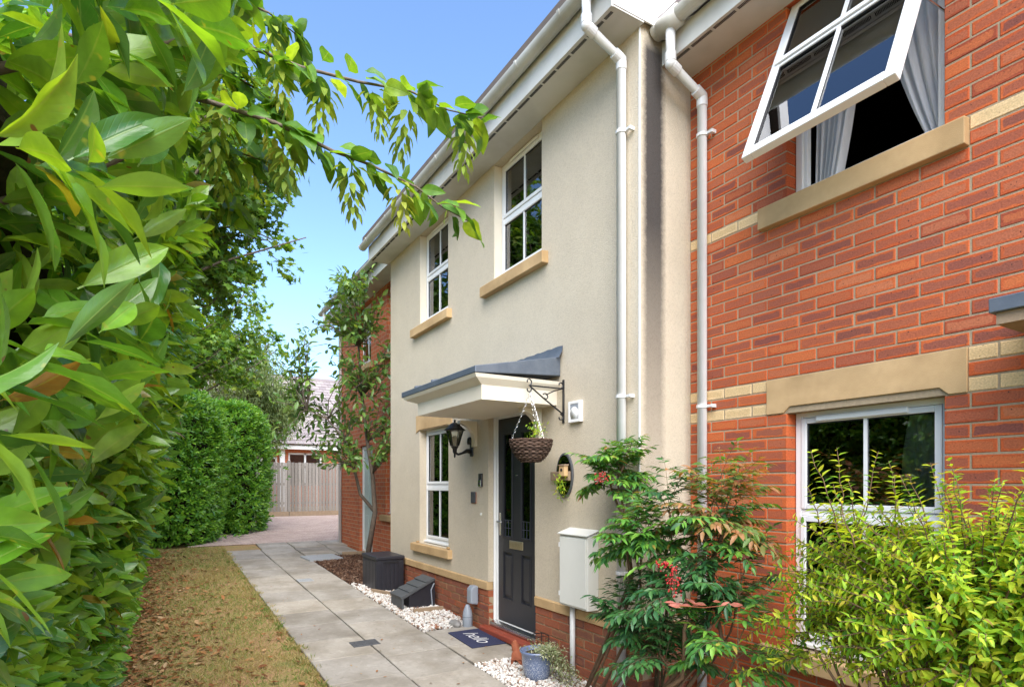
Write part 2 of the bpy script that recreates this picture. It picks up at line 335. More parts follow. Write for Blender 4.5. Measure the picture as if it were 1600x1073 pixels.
M['iron'] = surf('black_painted_iron', (.010,.010,.012), (.016,.016,.018), rough=.4, scale=20)
M['box'] = surf('dark_resin', (.016,.016,.022), (.024,.023,.030), rough=.42, scale=14, bump=.15, bscale=150)
M['lead'] = surf('lead_sheet', (.085,.105,.135), (.13,.15,.18), rough=.5, scale=7, bump=.3, bscale=14, metal=.25)
M['slate'] = surf('grey_slate', (.055,.060,.065), (.085,.088,.09), rough=.6, scale=9, bump=.2, bscale=70)
M['canopy'] = surf('cream_painted_timber', (.74,.68,.56), (.70,.63,.50), rough=.5, scale=4)
M['door'] = surf('anthracite_door', (.022,.023,.029), (.027,.028,.034), rough=.36, scale=6, bump=.05, bscale=90)
M['chrome'] = surf('brushed_steel', (.62,.62,.62), (.55,.55,.55), rough=.25, scale=30, metal=1)
M['brass'] = surf('brushed_letterplate', (.55,.46,.30), (.62,.54,.38), rough=.3, scale=30, metal=.85)
M['threshold'] = surf('quarry_tile', (.30,.060,.030), (.24,.05,.028), rough=.45, scale=10, bump=.1)
M['glass'] = glassmat('window_glass')
M['frost'] = glassmat('leaded_door_glass', (.55,.60,.56), 1.6)
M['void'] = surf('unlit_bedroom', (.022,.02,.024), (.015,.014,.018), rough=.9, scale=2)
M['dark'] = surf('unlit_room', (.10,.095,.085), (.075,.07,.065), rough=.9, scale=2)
M['curtain'] = surf('pale_curtain', (.74,.74,.75), (.66,.66,.68), rough=.95, scale=3)
M['grey'] = surf('grey_plastic', (.25,.28,.33), (.30,.33,.37), rough=.45, scale=5)
M['meter'] = surf('meter_cabinet_grp', (.70,.70,.65), (.65,.65,.60), rough=.45, scale=3)
M['timber'] = surf('weathered_timber', (.33,.235,.15), (.25,.18,.115), rough=.85, scale=12, bump=.3, bscale=60)
M['wicker'] = surf('dark_wicker', (.075,.045,.03), (.14,.09,.06), rough=.7, scale=40)
M['tile'] = surf('concrete_roof_tile', (.17,.145,.145), (.23,.20,.20), rough=.85, scale=3, bump=.3, bscale=40)
M['rooftile'] = surf('dark_brown_roof_tile', (.10,.08,.07), (.14,.11,.09), rough=.85, scale=5)
M['bark'] = surf('grey_brown_bark', (.15,.115,.085), (.085,.065,.048), rough=.9, scale=22, bump=.6, bscale=60)
M['cane'] = surf('brown_cane', (.17,.10,.05), (.10,.06,.035), rough=.8, scale=30, bump=.4, bscale=70)
M['twig'] = surf('green_brown_twig', (.10,.085,.035), (.07,.05,.025), rough=.8, scale=30)
M['terracotta'] = surf('terracotta', (.34,.10,.045), (.25,.07,.03), rough=.8, scale=25, bump=.3)
M['pebblestone'] = surf('river_stone', (.16,.15,.14), (.30,.29,.28), rough=.6, scale=14, bump=.2)
def onY(px, py, y):                          # pixel on a wall plane parallel to the street front
    a = (px-CXP)/FPX; t = y/(ST+a*CT); return (-CT+a*ST)*t, CAMH-(py-YV)/FPX*t
# ================================================================== ground, lawn, path, drive
def lawnmat():
    m, nd, lk, b = newmat('dry_lawn_soil'); geo = N(nd, 'ShaderNodeNewGeometry')
    n1 = N(nd, 'ShaderNodeTexNoise'); n1.inputs['Scale'].default_value = 2.6; n1.inputs['Detail'].default_value = 8; n1.inputs['Roughness'].default_value = .7; lk.new(geo.outputs['Position'], n1.inputs['Vector'])
    r = ramp(nd, [(.30,(.19,.095,.05)),(.44,(.33,.21,.105)),(.56,(.31,.225,.10)),(.72,(.14,.17,.05))]); lk.new(n1.outputs['Fac'], r.inputs[0])
    n2 = N(nd, 'ShaderNodeTexNoise'); n2.inputs['Scale'].default_value = 60; n2.inputs['Detail'].default_value = 5; lk.new(geo.outputs['Position'], n2.inputs['Vector'])
    r2 = ramp(nd, [(.3,(.6,.6,.6)),(.7,(1.2,1.2,1.2))]); lk.new(n2.outputs['Fac'], r2.inputs[0])
    x = N(nd, 'ShaderNodeMix', data_type='RGBA', blend_type='MULTIPLY'); x.inputs[0].default_value = 1; lk.new(r.outputs[0], x.inputs[6]); lk.new(r2.outputs[0], x.inputs[7])
    lk.new(x.outputs[2], b.inputs['Base Color']); b.inputs['Roughness'].default_value = .95; b.inputs['Specular IOR Level'].default_value = .1
    bp = N(nd, 'ShaderNodeBump'); bp.inputs['Strength'].default_value = .8; bp.inputs['Distance'].default_value = .02; lk.new(n2.outputs['Fac'], bp.inputs['Height']); lk.new(bp.outputs[0], b.inputs['Normal'])
    return m
M['lawn'] = lawnmat()
M['soil'] = surf('dark_joint_soil', (.075,.058,.04), (.045,.036,.027), rough=.95, scale=20, bump=.4, bscale=120, spec=.1)
g = MB(); xs = [-900, -24, -13, -9, -5, -1, 12, 300]
for a, b_ in zip(xs[:-1], xs[1:]):
    for y0, y1 in ((-600, -.5), (-.5, 3), (3, 600)): g.quad((a, y0, gz(a)), (b_, y0, gz(b_)), (b_, y1, gz(b_)), (a, y1, gz(a)))
g.build('ground', M['lawn'], kind='structure')
pth = thing('path', (-8, 1.7, gz(-8)), None, None, kind='structure')
base = MB()
def strip(mb, x0, x1, y0, y1, dz): mb.quad((x0,y0,gz(x0)+dz), (x1,y0,gz(x1)+dz), (x1,y1,gz(x1)+dz), (x0,y1,gz(x0)+dz))
strip(base, -13.3, -12.34, 1.75, 3.35, .004); strip(base, -12.34, -11.1, 1.12, 3.35, .004); strip(base, -11.1, 3, 1.12, 2.31, .004); strip(base, -5.62, -4.49, 2.31, 2.89, .004)
base.build('bedding', M['soil'], pth)
slab_mesh = {}
def slab(x0, x1, y0, y1):
    w_, d_ = x1-x0-.015, y1-y0-.013; key = (round(w_, 2), round(d_, 2))
    if key not in slab_mesh:
        hw, hd, c = w_/2, d_/2, .005
        m = MB(); rr = random.Random(len(slab_mesh))
        top = [(-hw+c,-hd+c,.026),(hw-c,-hd+c,.026),(hw-c,hd-c,.026),(-hw+c,hd-c,.026)]
        mid = [(-hw,-hd,.021),(hw,-hd,.021),(hw,hd,.021),(-hw,hd,.021)]; bot = [(x, y, -.02) for x, y, _ in mid]
        m.add(top+mid+bot, [(0,1,2,3)]+[(i+4,(i+1)%4+4,(i+1)%4,i) for i in range(4)]+[(i+8,(i+1)%4+8,(i+1)%4+4,i+4) for i in range(4)])
        me = bpy.data.meshes.new('slab'); me.from_pydata(m.v, [], m.f); me.materials.append(M['slabs']); slab_mesh[key] = me
    xc, yc = (x0+x1)/2, (y0+y1)/2
    o = bpy.data.objects.new('slab', slab_mesh[key]); COL.objects.link(o); o.parent = pth
    o.location = Vector((xc, yc, gz(xc)+random.uniform(-.005,.004))) - Vector(ORG[pth.name].tolist())
    o.rotation_euler = (random.gauss(0,.003), math.atan(.035)+random.gauss(0,.003), random.gauss(0,.003))
def slabmat():
    m = surf('paving_slab', (.38,.35,.31), (.32,.295,.26), rough=.92, scale=9, bump=.5, bscale=150, spec=.2, c3=(.42,.39,.345), big=2.6, pos=True, detail=9)
    nd, lk = m.node_tree.nodes, m.node_tree.links; b = nd['Principled BSDF']; src = b.inputs['Base Color'].links[0].from_socket
    oi = N(nd, 'ShaderNodeObjectInfo'); r = ramp(nd, [(0,(.80,.79,.78)),(.5,(.98,.98,.98)),(1,(1.12,1.09,1.04))]); lk.new(oi.outputs['Random'], r.inputs[0])
    x = N(nd, 'ShaderNodeMix', data_type='RGBA', blend_type='MULTIPLY'); x.inputs[0].default_value = 1; lk.new(src, x.inputs[6]); lk.new(r.outputs[0], x.inputs[7]); lk.new(x.outputs[2], b.inputs['Base Color'])
    # lichen specks, shifted from slab to slab
    geo = N(nd, 'ShaderNodeNewGeometry'); n = N(nd, 'ShaderNodeTexNoise'); n.inputs['Scale'].default_value = 26; n.inputs['Detail'].default_value = 6; lk.new(geo.outputs['Position'], n.inputs['Vector'])
    mr = N(nd, 'ShaderNodeMapRange'); lk.new(n.outputs['Fac'], mr.inputs[0]); mr.inputs[1].default_value = .6; mr.inputs[2].default_value = .72; mr.inputs[4].default_value = .45
    y = N(nd, 'ShaderNodeMix', data_type='RGBA'); lk.new(mr.outputs[0], y.inputs[0]); lk.new(x.outputs[2], y.inputs[6]); y.inputs[7].default_value = (.17,.15,.12,1); lk.new(y.outputs[2], b.inputs['Base Color'])
    return m
M['slabs'] = slabmat()
x = -12.34
while x < 2.5: slab(x, x+.598, 1.115, 1.712); x += .598
x = -11.05
while x < 2.5: slab(x, x+.603, 1.714, 2.316); x += .603
for x in (-12.3, -11.68):
    for y in (1.72, 2.33): slab(x, x+.61, y, y+.6)
slab(-12.3, -11.69, 2.94, 3.34); slab(-11.68, -11.07, 2.94, 3.34)
for y in (1.75, 2.36, 2.97): slab(-12.92, -12.31, y, y+.6)
for y in (1.75, 2.36, 2.97): slab(-13.28, -12.93, y, y+.6)
slab(-5.615, -5.06, 2.325, 2.875); slab(-5.055, -4.5, 2.325, 2.875)
# driveway of block pavers
drv = thing('driveway', (-16.5, 3, gz(-16.5)), None, None, kind='structure')
db = MB(); strip(db, -19.72, -13.3, .6, 14, .003); db.build('bedding', M['soil'], drv)
pav = MB().box(-.098, .098, -.048, .048, 0, .018); c = .006
pv = [(-.098,-.048,0),(.098,-.048,0),(.098,.048,0),(-.098,.048,0),(-.098,-.048,.012),(.098,-.048,.012),(.098,.048,.012),(-.098,.048,.012),(-.092,-.042,.018),(.092,-.042,.018),(.092,.042,.018),(-.092,.042,.018)]
pf = [(8,9,10,11)]+[(i,(i+1)%4,(i+1)%4+4,i+4) for i in range(4)]+[(i+4,(i+1)%4+4,(i+1)%4+8,i+8) for i in range(4)]
P_, Rm = [], []
Rx = np.array([[0,-1,0],[1,0,0],[0,0,1.]])
nx = 0; x = -13.36
while x > -19.7:
    y = .62 + (.1 if nx % 2 else 0)
    while y < 8.5: P_.append((x, y, gz(x)+.004+random.uniform(0,.003))); Rm.append(Rx); y += .2
    x -= .1; nx += 1
def multimat(name, stops, rough=.85, bump=.3):
    m, nd, lk, b = newmat(name); rv = rand_value(nd, lk); r = ramp(nd, stops); lk.new(rv, r.inputs[0])
    geo = N(nd, 'ShaderNodeNewGeometry'); n = N(nd, 'ShaderNodeTexNoise'); n.inputs['Scale'].default_value = 45; n.inputs['Detail'].default_value = 5; lk.new(geo.outputs['Position'], n.inputs['Vector'])
    r2 = ramp(nd, [(.3,(.75,.75,.75)),(.7,(1.15,1.15,1.15))]); lk.new(n.outputs['Fac'], r2.inputs[0])
    x_ = N(nd, 'ShaderNodeMix', data_type='RGBA', blend_type='MULTIPLY'); x_.inputs[0].default_value = 1; lk.new(r.outputs[0], x_.inputs[6]); lk.new(r2.outputs[0], x_.inputs[7]); lk.new(x_.outputs[2], b.inputs['Base Color'])
    b.inputs['Roughness'].default_value = rough; b.inputs['Specular IOR Level'].default_value = .25
    bp = N(nd, 'ShaderNodeBump'); bp.inputs['Strength'].default_value = bump; bp.inputs['Distance'].default_value = .005; lk.new(n.outputs['Fac'], bp.inputs['Height']); lk.new(bp.outputs[0], b.inputs['Normal'])
    return m
M['paver'] = multimat('block_paver', [(0,(.42,.33,.29)),(.5,(.37,.29,.255)),(1,(.32,.24,.215))])
Pn = np.array(P_); px, py, zc = proj(Pn); ok = (px > 330) & (px < 560); order = np.argsort(np.where(ok, zc, 1e9))
near = order[:300]; restp = np.setdiff1d(np.arange(len(Pn)), near)
pm = tmesh('paver', (pv, pf, [(.5,.5)]*12), M['paver']); pm.polygons.foreach_set('use_smooth', [False]*len(pm.polygons))
for i in near:
    o = bpy.data.objects.new('paver', pm); COL.objects.link(o); o.parent = drv; o.location = Vector((Pn[i]-ORG[drv.name]).tolist()); o.rotation_euler = (0, 0, math.pi/2)
scatter('paver', (pv, pf, [(.5,.5)]*12), Pn[restp], np.array(Rm)[restp], np.ones(len(restp)), M['paver'], drv, smooth=False, kind='stuff')

# ================================================================== brickwork
def brick_T(w_, h=.065, d=.03, c=.003):
    hw, hh = w_/2, h/2
    f = [(-hw+c,0,-hh+c),(hw-c,0,-hh+c),(hw-c,0,hh-c),(-hw+c,0,hh-c)]; mid = [(-hw,c,-hh),(hw,c,-hh),(hw,c,hh),(-hw,c,hh)]; bk = [(x, d, z) for x, _, z in mid]
    vs = f+mid+bk; uv = [(x/.215+.5 if w_ > .2 else (x/w_+.5), z/h+.5) for x, _, z in vs]
    return vs, [(0,1,2,3)]+[(i+4,(i+1)%4+4,(i+1)%4,i) for i in range(4)]+[(i+8,(i+1)%4+8,(i+1)%4+4,i+4) for i in range(4)], uv
def lay(x0, x1, zref, n0, n1, phase, openings):
    out = []
    for n in range(n0, n1):
        za = zref + .075*n; zc_ = za + .0375
        blocks = sorted([(a, b_) for a, b_, c, d in openings if c < zc_ < d])
        spans, cur = [], x0
        for a, b_ in blocks:
            if a > cur+.02: spans.append((cur, a))
            cur = max(cur, b_)
        if cur < x1-.02: spans.append((cur, x1))
        off = phase + (.1125 if n % 2 == 0 else 0)
        for s0, s1 in spans:
            k = math.floor((s0-off)/.225); edges = [s0]
            e = off + (k+1)*.225
            while e < s1-.001:
                if e-edges[-1] > .045: edges.append(e)
                e += .225
            if s1-edges[-1] < .045 and len(edges) > 1: edges.pop()
            edges.append(s1)
            for a, b_ in zip(edges[:-1], edges[1:]):
                la = any(abs(a-q[1]) < .002 for q in openings); ra = any(abs(b_-q[0]) < .002 for q in openings)
                a2 = a if la else a+.005; b2 = b_ if ra else b_-.005
                out.append(((a2+b2)/2, zc_, b2-a2, n, ra))
    return out
def place_bricks(parent, bl, y, matf, deep=.1, n_obj=300):
    P0 = np.array([(b_[0], y, b_[1]) for b_ in bl]); px, py, zc = proj(P0)
    vis = (px > -20) & (px < 1625) & (py > -20) & (py < 1090) & (zc > .3); size = np.where(vis, 1/np.maximum(zc,.3), 0)
    order = np.argsort(-size); n_obj = min(n_obj, int(vis.sum())); cache = {}; org = ORG[parent.name]; rest = {}
    for r_, i in enumerate(order):
        xc, z, w_, n, ra = bl[i]; m = matf(n); key = (round(w_, 3), m.name, ra)
        if r_ < n_obj:
            if key not in cache:
                cache[key] = tmesh('brick', brick_T(w_, d=deep if ra else .03), m); cache[key].polygons.foreach_set('use_smooth', [False]*len(cache[key].polygons))
            o = bpy.data.objects.new('brick', cache[key]); COL.objects.link(o); o.parent = parent
            o.location = Vector((np.array((xc, y+random.uniform(-.0015,.0015), z+random.uniform(-.0008,.0008)))-org).tolist()); o.rotation_euler = (random.gauss(0,.004), random.gauss(0,.003), random.gauss(0,.003))
        else: rest.setdefault((m.name, ra), []).append(i)
    for (mn, ra), ids in rest.items():
        pos = np.array([(bl[i][0], y, bl[i][1]) for i in ids]); sc = np.array([(bl[i][2]/.215, 1, 1) for i in ids])
        scatter('brick', brick_T(.215, d=deep if ra else .03), pos, np.tile(np.eye(3), (len(ids),1,1)), sc, bpy.data.materials[mn], parent, smooth=False, kind='stuff')
def wall_sheet(mb, x0, x1, z0, z1, openings, y, depth):
    xsb = sorted({x0, x1, *[min(max(q, x0), x1) for o in openings for q in o[:2]]}); zsb = sorted({z0, z1, *[min(max(q, z0), z1) for o in openings for q in o[2:]]})
    for a, b_ in zip(xsb[:-1], xsb[1:]):
        for c, d in zip(zsb[:-1], zsb[1:]):
            xm, zm = (a+b_)/2, (c+d)/2
            if any(o[0] < xm < o[1] and o[2] < zm < o[3] for o in openings): continue
            mb.quad((a,y,c),(b_,y,c),(b_,y,d),(a,y,d))
    for o in openings:
        a, b_, c, d = o[0], o[1], max(o[2], z0), min(o[3], z1); e = y+depth
        mb.quad((a,y,c),(a,e,c),(a,e,d),(a,y,d)); mb.quad((b_,e,c),(b_,y,c),(b_,y,d),(b_,e,d))
        if o[3] <= z1: mb.quad((a,y,d),(a,e,d),(b_,e,d),(b_,y,d))
        if o[2] >= z0: mb.quad((a,e,c),(a,y,c),(b_,y,c),(b_,e,c))
def frame_ring(mb, x0, x1, z0, z1, y0, y1, t, tb=None):
    tb = tb or t
    mb.box(x0, x0+t, y0, y1, z0, z1); mb.box(x1-t, x1, y0, y1, z0, z1); mb.box(x0+t, x1-t, y0, y1, z1-t, z1); mb.box(x0+t, x1-t, y0, y1, z0, z0+tb)
def sash_window(house, x0, x1, z0, z1, y, split=.5, vent=True, label=None):
    f = MB(); frame_ring(f, x0, x1, z0, z1, y, y+.07, .038, .055); zm = z0+(z1-z0)*split
    f.box(x0+.038, x1-.038, y+.004, y+.066, zm-.02, zm+.02)
    f.box(x0-.006, x1+.006, y-.035, y-.001, z0-.001, z0+.022)              # projecting cill of the frame
    wn = f.build('window', M['upvc'], house, bevel=.004, label=label)
    a, b_ = x0+.040, x1-.040
    for c, d, dy in ((z0+.057, zm-.022, -.014), (zm+.022, z1-.040, -.006)):
        s_ = MB(); frame_ring(s_, a, b_, c, d, y+dy, y+dy+.045, .034); s_.build('sash', M['upvc'], wn, bevel=.004)
        k = MB(); frame_ring(k, a+.034, b_-.034, c+.034, d-.034, y+dy+.012, y+dy+.020, .006); k.build('gasket', M['black'], wn)
        MB().box(a+.035, b_-.035, y+dy+.018, y+dy+.022, c+.035, d-.035).build('pane', M['glass'], wn)
        xm = (a+b_)/2; MB().box(xm-.009, xm+.009, y+dy+.006, y+dy+.016, c+.0345, d-.0345).build('glazing_bar', M['upvc'], wn)
    if vent: MB().box(x0+.18, x1-.18, y-.018, y-.001, z1-.034, z1-.010).build('trickle_vent', M['upvc'], wn, bevel=.003)
    return wn
def room(parent, x0, x1, y0, y1, z0, z1, mat=None):
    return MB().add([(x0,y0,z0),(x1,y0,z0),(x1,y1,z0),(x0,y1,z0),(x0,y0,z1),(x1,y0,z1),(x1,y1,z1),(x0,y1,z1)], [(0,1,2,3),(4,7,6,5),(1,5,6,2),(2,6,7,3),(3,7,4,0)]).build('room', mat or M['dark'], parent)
def curtain(parent, x0, x1, y, z0, z1, amp=.03, n=40, mat=None, name='curtain'):
    m = MB()
    for i in range(n+1):
        x = x0+(x1-x0)*i/n; yy = y+amp*math.sin(i*1.15)+amp*.5*math.sin(i*2.7+1)
        m.v += [(x, yy, z0), (x, yy, z1)]
    for i in range(n): m.f.append((2*i, 2*i+2, 2*i+3, 2*i+1))
    return m.build(name, mat or M['curtain'], parent, smooth=True)
def sill(parent, x0, x1, y0, y1, z0, z1, mat=None):
    m = MB(); m.prism([(y0, z0), (y1, z0), (y1, z1+.0), (y1-.02, z1), (y0+.004, z1-.012), (y0, z1-.016)], x0, x1)
    return m.build('sill', mat or M['stone'], parent, bevel=.005)
def gutter(parent, x0, x1, yc, zt, r=.058, clips=()):
    m = MB(); n = 12; out = [(yc+r*math.cos(math.pi+math.pi*k/n), zt+r*math.sin(math.pi+math.pi*k/n)) for k in range(n+1)]
    inn = [(yc+(r-.004)*math.cos(2*math.pi-math.pi*k/n), zt+(r-.004)*math.sin(2*math.pi-math.pi*k/n)) for k in range(n+1)]
    m.prism(out+inn, x0, x1); o = m.build('gutter', M['gutter'], parent, smooth=False)
    e = MB()
    for a, b_ in ((x0-.012, x0+.03), (x1-.03, x1+.012)):
        e.prism([(yc+(r+.004)*math.cos(math.pi+math.pi*k/n), zt+.002+(r+.004)*math.sin(math.pi+math.pi*k/n)) for k in range(n+1)], a, b_)
    e.build('stop_end', M['gutter'], o, bevel=.004)
    for cx in clips:
        q = MB(); rr = r+.005; o2 = [(yc+rr*math.cos(math.pi+math.pi*k/n), zt+.004+rr*math.sin(math.pi+math.pi*k/n)) for k in range(n+1)]
        i2 = [(yc+(r+.0005)*math.cos(2*math.pi-math.pi*k/n), zt+.004+(r+.0005)*math.sin(2*math.pi-math.pi*k/n)) for k in range(n+1)]
        q.prism(o2+i2, cx-.014, cx+.014); q.build('bracket', M['gutter'], o)
    return o
def downpipe(parent, pts, clips, wall_y, r=.034):
    o = MB().tube(pts, r, 16).build('downpipe', M['pipe'], parent, smooth=True)
    for p in pts[1:-1]:
        pass
    for i in range(1, len(pts)-1):           # sockets at the bends
        p = np.array(pts[i]); 
        for q in (np.array(pts[i-1]), np.array(pts[i+1])):
            d = (q-p)/np.linalg.norm(q-p); MB().tube([p+d*.012, p+d*.075], r+.005, 16).build('socket', M['pipe'], o, smooth=False, bevel=.002)
        MB().blob(p, r+.004, 16, 10).build('elbow', M['pipe'], o, smooth=True)
    x_, y_ = pts[-1][0], pts[-1][1]
    for z in clips:
        c_ = MB().lathe([(r+.001,-.011),(r+.007,-.011),(r+.007,.011),(r+.001,.011)], (x_, y_, z), 16); c_.box(x_+.03, x_+.085, y_+.0, y_+.02, z-.009, z+.009); c_.box(x_+.07, x_+.088, y_+.005, wall_y, z-.012, z+.012)
        c_.build('pipe_clip', M['pipe'], o)
    return o
def soffit_vents(parent, x0, x1, y, z):
    m = MB(); x = x0
    while x < x1:
        k = 0
        while k < 20 and x < x1: m.box(x, x+.0045, y, y+.024, z-.002, z+.01); x += .0085; k += 1
        x += .02
    return m.build('soffit_vent', M['black'], parent)
def roof(parent, x0, x1, ye, ze, yr, zr, mat):
    t = .07; back = 2*yr-ye
    m = MB(); m.prism([(ye, ze), (yr, zr), (back, ze), (back, ze+t), (yr, zr+t*1.2), (ye, ze+t)], x0, x1)
    o = m.build('roof', mat, parent); return o
WY, BY = 2.9, 3.4                             # planes of the cream front and of the brick fronts

# ================================================================== cream rendered house
ch = thing('cream_house', (-5.7, 2.9, gz(-5.7)), 'cream rendered terraced house with dark front door under a flat-edged canopy', 'house')
CW = [(-7.14,-6.28,3.56,4.73), (-5.19,-4.33,3.56,4.73), (-7.15,-6.27,.79,2.23), (-5.31,-4.44,-.2,2.25)]
wm = MB(); wall_sheet(wm, -8.25, -3.1, .54, 4.90, CW, WY, .14)
wm.add([(-3.1,WY,.54),(-3.1,10.2,.54),(-3.1,10.2,4.9),(-3.1,6.5,7.6),(-3.1,WY,4.9)], [(0,1,2,3,4)])
wm.add([(-8.25,WY,.54),(-8.25,10.2,.54),(-8.25,10.2,4.9),(-8.25,6.5,7.6),(-8.25,WY,4.9)], [(4,3,2,1,0)])
wm.quad((-8.25,10.2,.3),(-3.1,10.2,.3),(-3.1,10.2,4.9),(-8.25,10.2,4.9))
def rendermat():                              # long black streak below the dripping gutter end, on the side return
    m = M['render']; nd, lk = m.node_tree.nodes, m.node_tree.links; b = nd['Principled BSDF']; src = b.inputs['Base Color'].links[0].from_socket
    geo = N(nd, 'ShaderNodeNewGeometry'); sp = N(nd, 'ShaderNodeSeparateXYZ'); lk.new(geo.outputs['Position'], sp.inputs[0])
    n = N(nd, 'ShaderNodeTexNoise'); n.inputs['Scale'].default_value = 26; n.inputs['Detail'].default_value = 8; n.inputs['Roughness'].default_value = .75; lk.new(geo.outputs['Position'], n.inputs['Vector'])
    dy = N(nd, 'ShaderNodeMath', operation='SUBTRACT'); lk.new(sp.outputs[1], dy.inputs[0]); dy.inputs[1].default_value = 3.035
    ab = N(nd, 'ShaderNodeMath', operation='ABSOLUTE'); lk.new(dy.outputs[0], ab.inputs[0])
    ad = N(nd, 'ShaderNodeMath', operation='MULTIPLY_ADD'); lk.new(n.outputs['Fac'], ad.inputs[0]); ad.inputs[1].default_value = .05; lk.new(ab.outputs[0], ad.inputs[2])
    mr = N(nd, 'ShaderNodeMapRange'); lk.new(ad.outputs[0], mr.inputs[0]); mr.inputs[1].default_value = .09; mr.inputs[2].default_value = .15; mr.inputs[3].default_value = 1; mr.inputs[4].default_value = 0
    zr = N(nd, 'ShaderNodeMapRange'); lk.new(sp.outputs[2], zr.inputs[0]); zr.inputs[1].default_value = .9; zr.inputs[2].default_value = 3.4
    zz = N(nd, 'ShaderNodeMapRange'); lk.new(sp.outputs[2], zz.inputs[0]); zz.inputs[1].default_value = 4.72; zz.inputs[2].default_value = 4.6
    xr = N(nd, 'ShaderNodeMath', operation='GREATER_THAN'); lk.new(sp.outputs[0], xr.inputs[0]); xr.inputs[1].default_value = -3.11
    fac = None
    for s_ in (mr.outputs[0], zr.outputs[0], zz.outputs[0], xr.outputs[0]):
        if fac is None: fac = s_; continue
        q = N(nd, 'ShaderNodeMath', operation='MULTIPLY'); lk.new(fac, q.inputs[0]); lk.new(s_, q.inputs[1]); fac = q.outputs[0]
    q = N(nd, 'ShaderNodeMath', operation='MULTIPLY'); lk.new(fac, q.inputs[0]); q.inputs[1].default_value = .93
    x_ = N(nd, 'ShaderNodeMix', data_type='RGBA'); lk.new(q.outputs[0], x_.inputs[0]); lk.new(src, x_.inputs[6]); x_.inputs[7].default_value = (.032,.030,.034,1)
    ns = N(nd, 'ShaderNodeTexNoise'); ns.inputs['Scale'].default_value = 95; ns.inputs['Detail'].default_value = 4; ns.inputs['Roughness'].default_value = .7; lk.new(geo.outputs['Position'], ns.inputs['Vector'])
    rs_ = ramp(nd, [(.34,(.87,.86,.85)),(.5,(1,1,1)),(.66,(1.05,1.045,1.04))]); lk.new(ns.outputs['Fac'], rs_.inputs[0])
    xs_ = N(nd, 'ShaderNodeMix', data_type='RGBA', blend_type='MULTIPLY'); xs_.inputs[0].default_value = 1; lk.new(x_.outputs[2], xs_.inputs[6]); lk.new(rs_.outputs[0], xs_.inputs[7])
    lk.new(xs_.outputs[2], b.inputs['Base Color'])
rendermat()
cwall = wm.build('wall', M['render'], ch)
MB().box(-3.108, -3.0985, WY-.0025, WY+.006, .54, 4.73).build('corner_bead', M['upvc'], cwall)
pl = MB(); wall_sheet(pl, -8.24, -3.11, -.3, .455, [(-5.31,-4.44,-.4,2)], WY+.011, .1); pl.quad((-3.112,WY+.011,-.3),(-3.112,3.42,-.3),(-3.112,3.42,.455),(-3.112,WY+.011,.455))
plo = pl.build('plinth', M['mortar'], ch)
place_bricks(plo, lay(-8.24, -3.1, .455, -9, 0, -5.31, [(-5.31,-4.44,-1,2)]), WY+.004, lambda n: M['plinthbrick'])
MB().box(-3.17, -3.086, WY+.0, 3.39, .456, .54).build('plinth_stone', M['stone'], ch, bevel=.003)
# the side return of the plinth
rb = []
for n in range(-9, 0):
    y = WY+.02+(.0 if n % 2 else .1125)
    while y < 3.4: rb.append((-3.104, y, .455+.075*n+.0375)); y += .225
Rret = np.array([[0,-1,0],[1,0,0],[0,0,1.]])
scatter('brick', brick_T(.215), np.array(rb)+np.array([0,.1,0]), np.tile(Rret, (len(rb),1,1)), np.ones(len(rb)), M['plinthbrick'], plo, smooth=False, kind='stuff')
for x0, x1 in ((-8.25,-5.315), (-4.435,-3.172)):                          # buff stone drip course in short lengths
    n = max(1, round((x1-x0)/.33)); st = (x1-x0)/n
    for i in range(n): MB().prism([(WY-.012,.456),(WY+.06,.456),(WY+.06,.542),(WY-.001,.542),(WY-.014,.53)], x0+i*st+.002, x0+(i+1)*st-.002).build('plinth_stone', M['stone'], ch, bevel=.003)
for a, b_, c, d in CW[:2]:
    wn = sash_window(ch, a, b_, c+.012, d, WY+.09, .52); sill(ch, a-.19, b_+.10, WY-.065, WY+.088, c-.118, c-.002)
    room(ch, a-.25, b_+.25, WY+.165, WY+2.2, c-.1, 4.9)
curtain(ch, -6.45, -6.3, WY+.25, 3.5, 4.8); curtain(ch, -5.17, -5.0, WY+.25, 3.5, 4.8); curtain(ch, -4.55, -4.33, WY+.25, 3.5, 4.8)
sash_window(ch, -7.15, -6.27, .80, 2.23, WY+.09, .5); sill(ch, -7.34, -6.17, WY-.055, WY+.088, .68, .789)
for x in (-7.2, -6.27): MB().box(x, x+.04, WY-.03, WY+.05, .7895, .81).build('sill_stop', M['stone'], ch, bevel=.004)
MB().prismy([(-7.25,2.2),(-7.15,2.231),(-6.27,2.231),(-6.17,2.2),(-6.17,2.42),(-7.25,2.42)], WY-.012, WY+.05).build('lintel', M['stone'], ch, bevel=.004)
curtain(ch, -7.12, -6.9, WY+.22, .8, 2.25); curtain(ch, -6.5, -6.3, WY+.22, .8, 2.25)
# timber-look surround strips at the reveals (smooth render band)
for a in (-7.14, -5.19): MB().box(a-.0, a+.004, WY+.004, WY+.088, 3.565, 4.725).build('reveal_bead', M['canopy'], cwall)
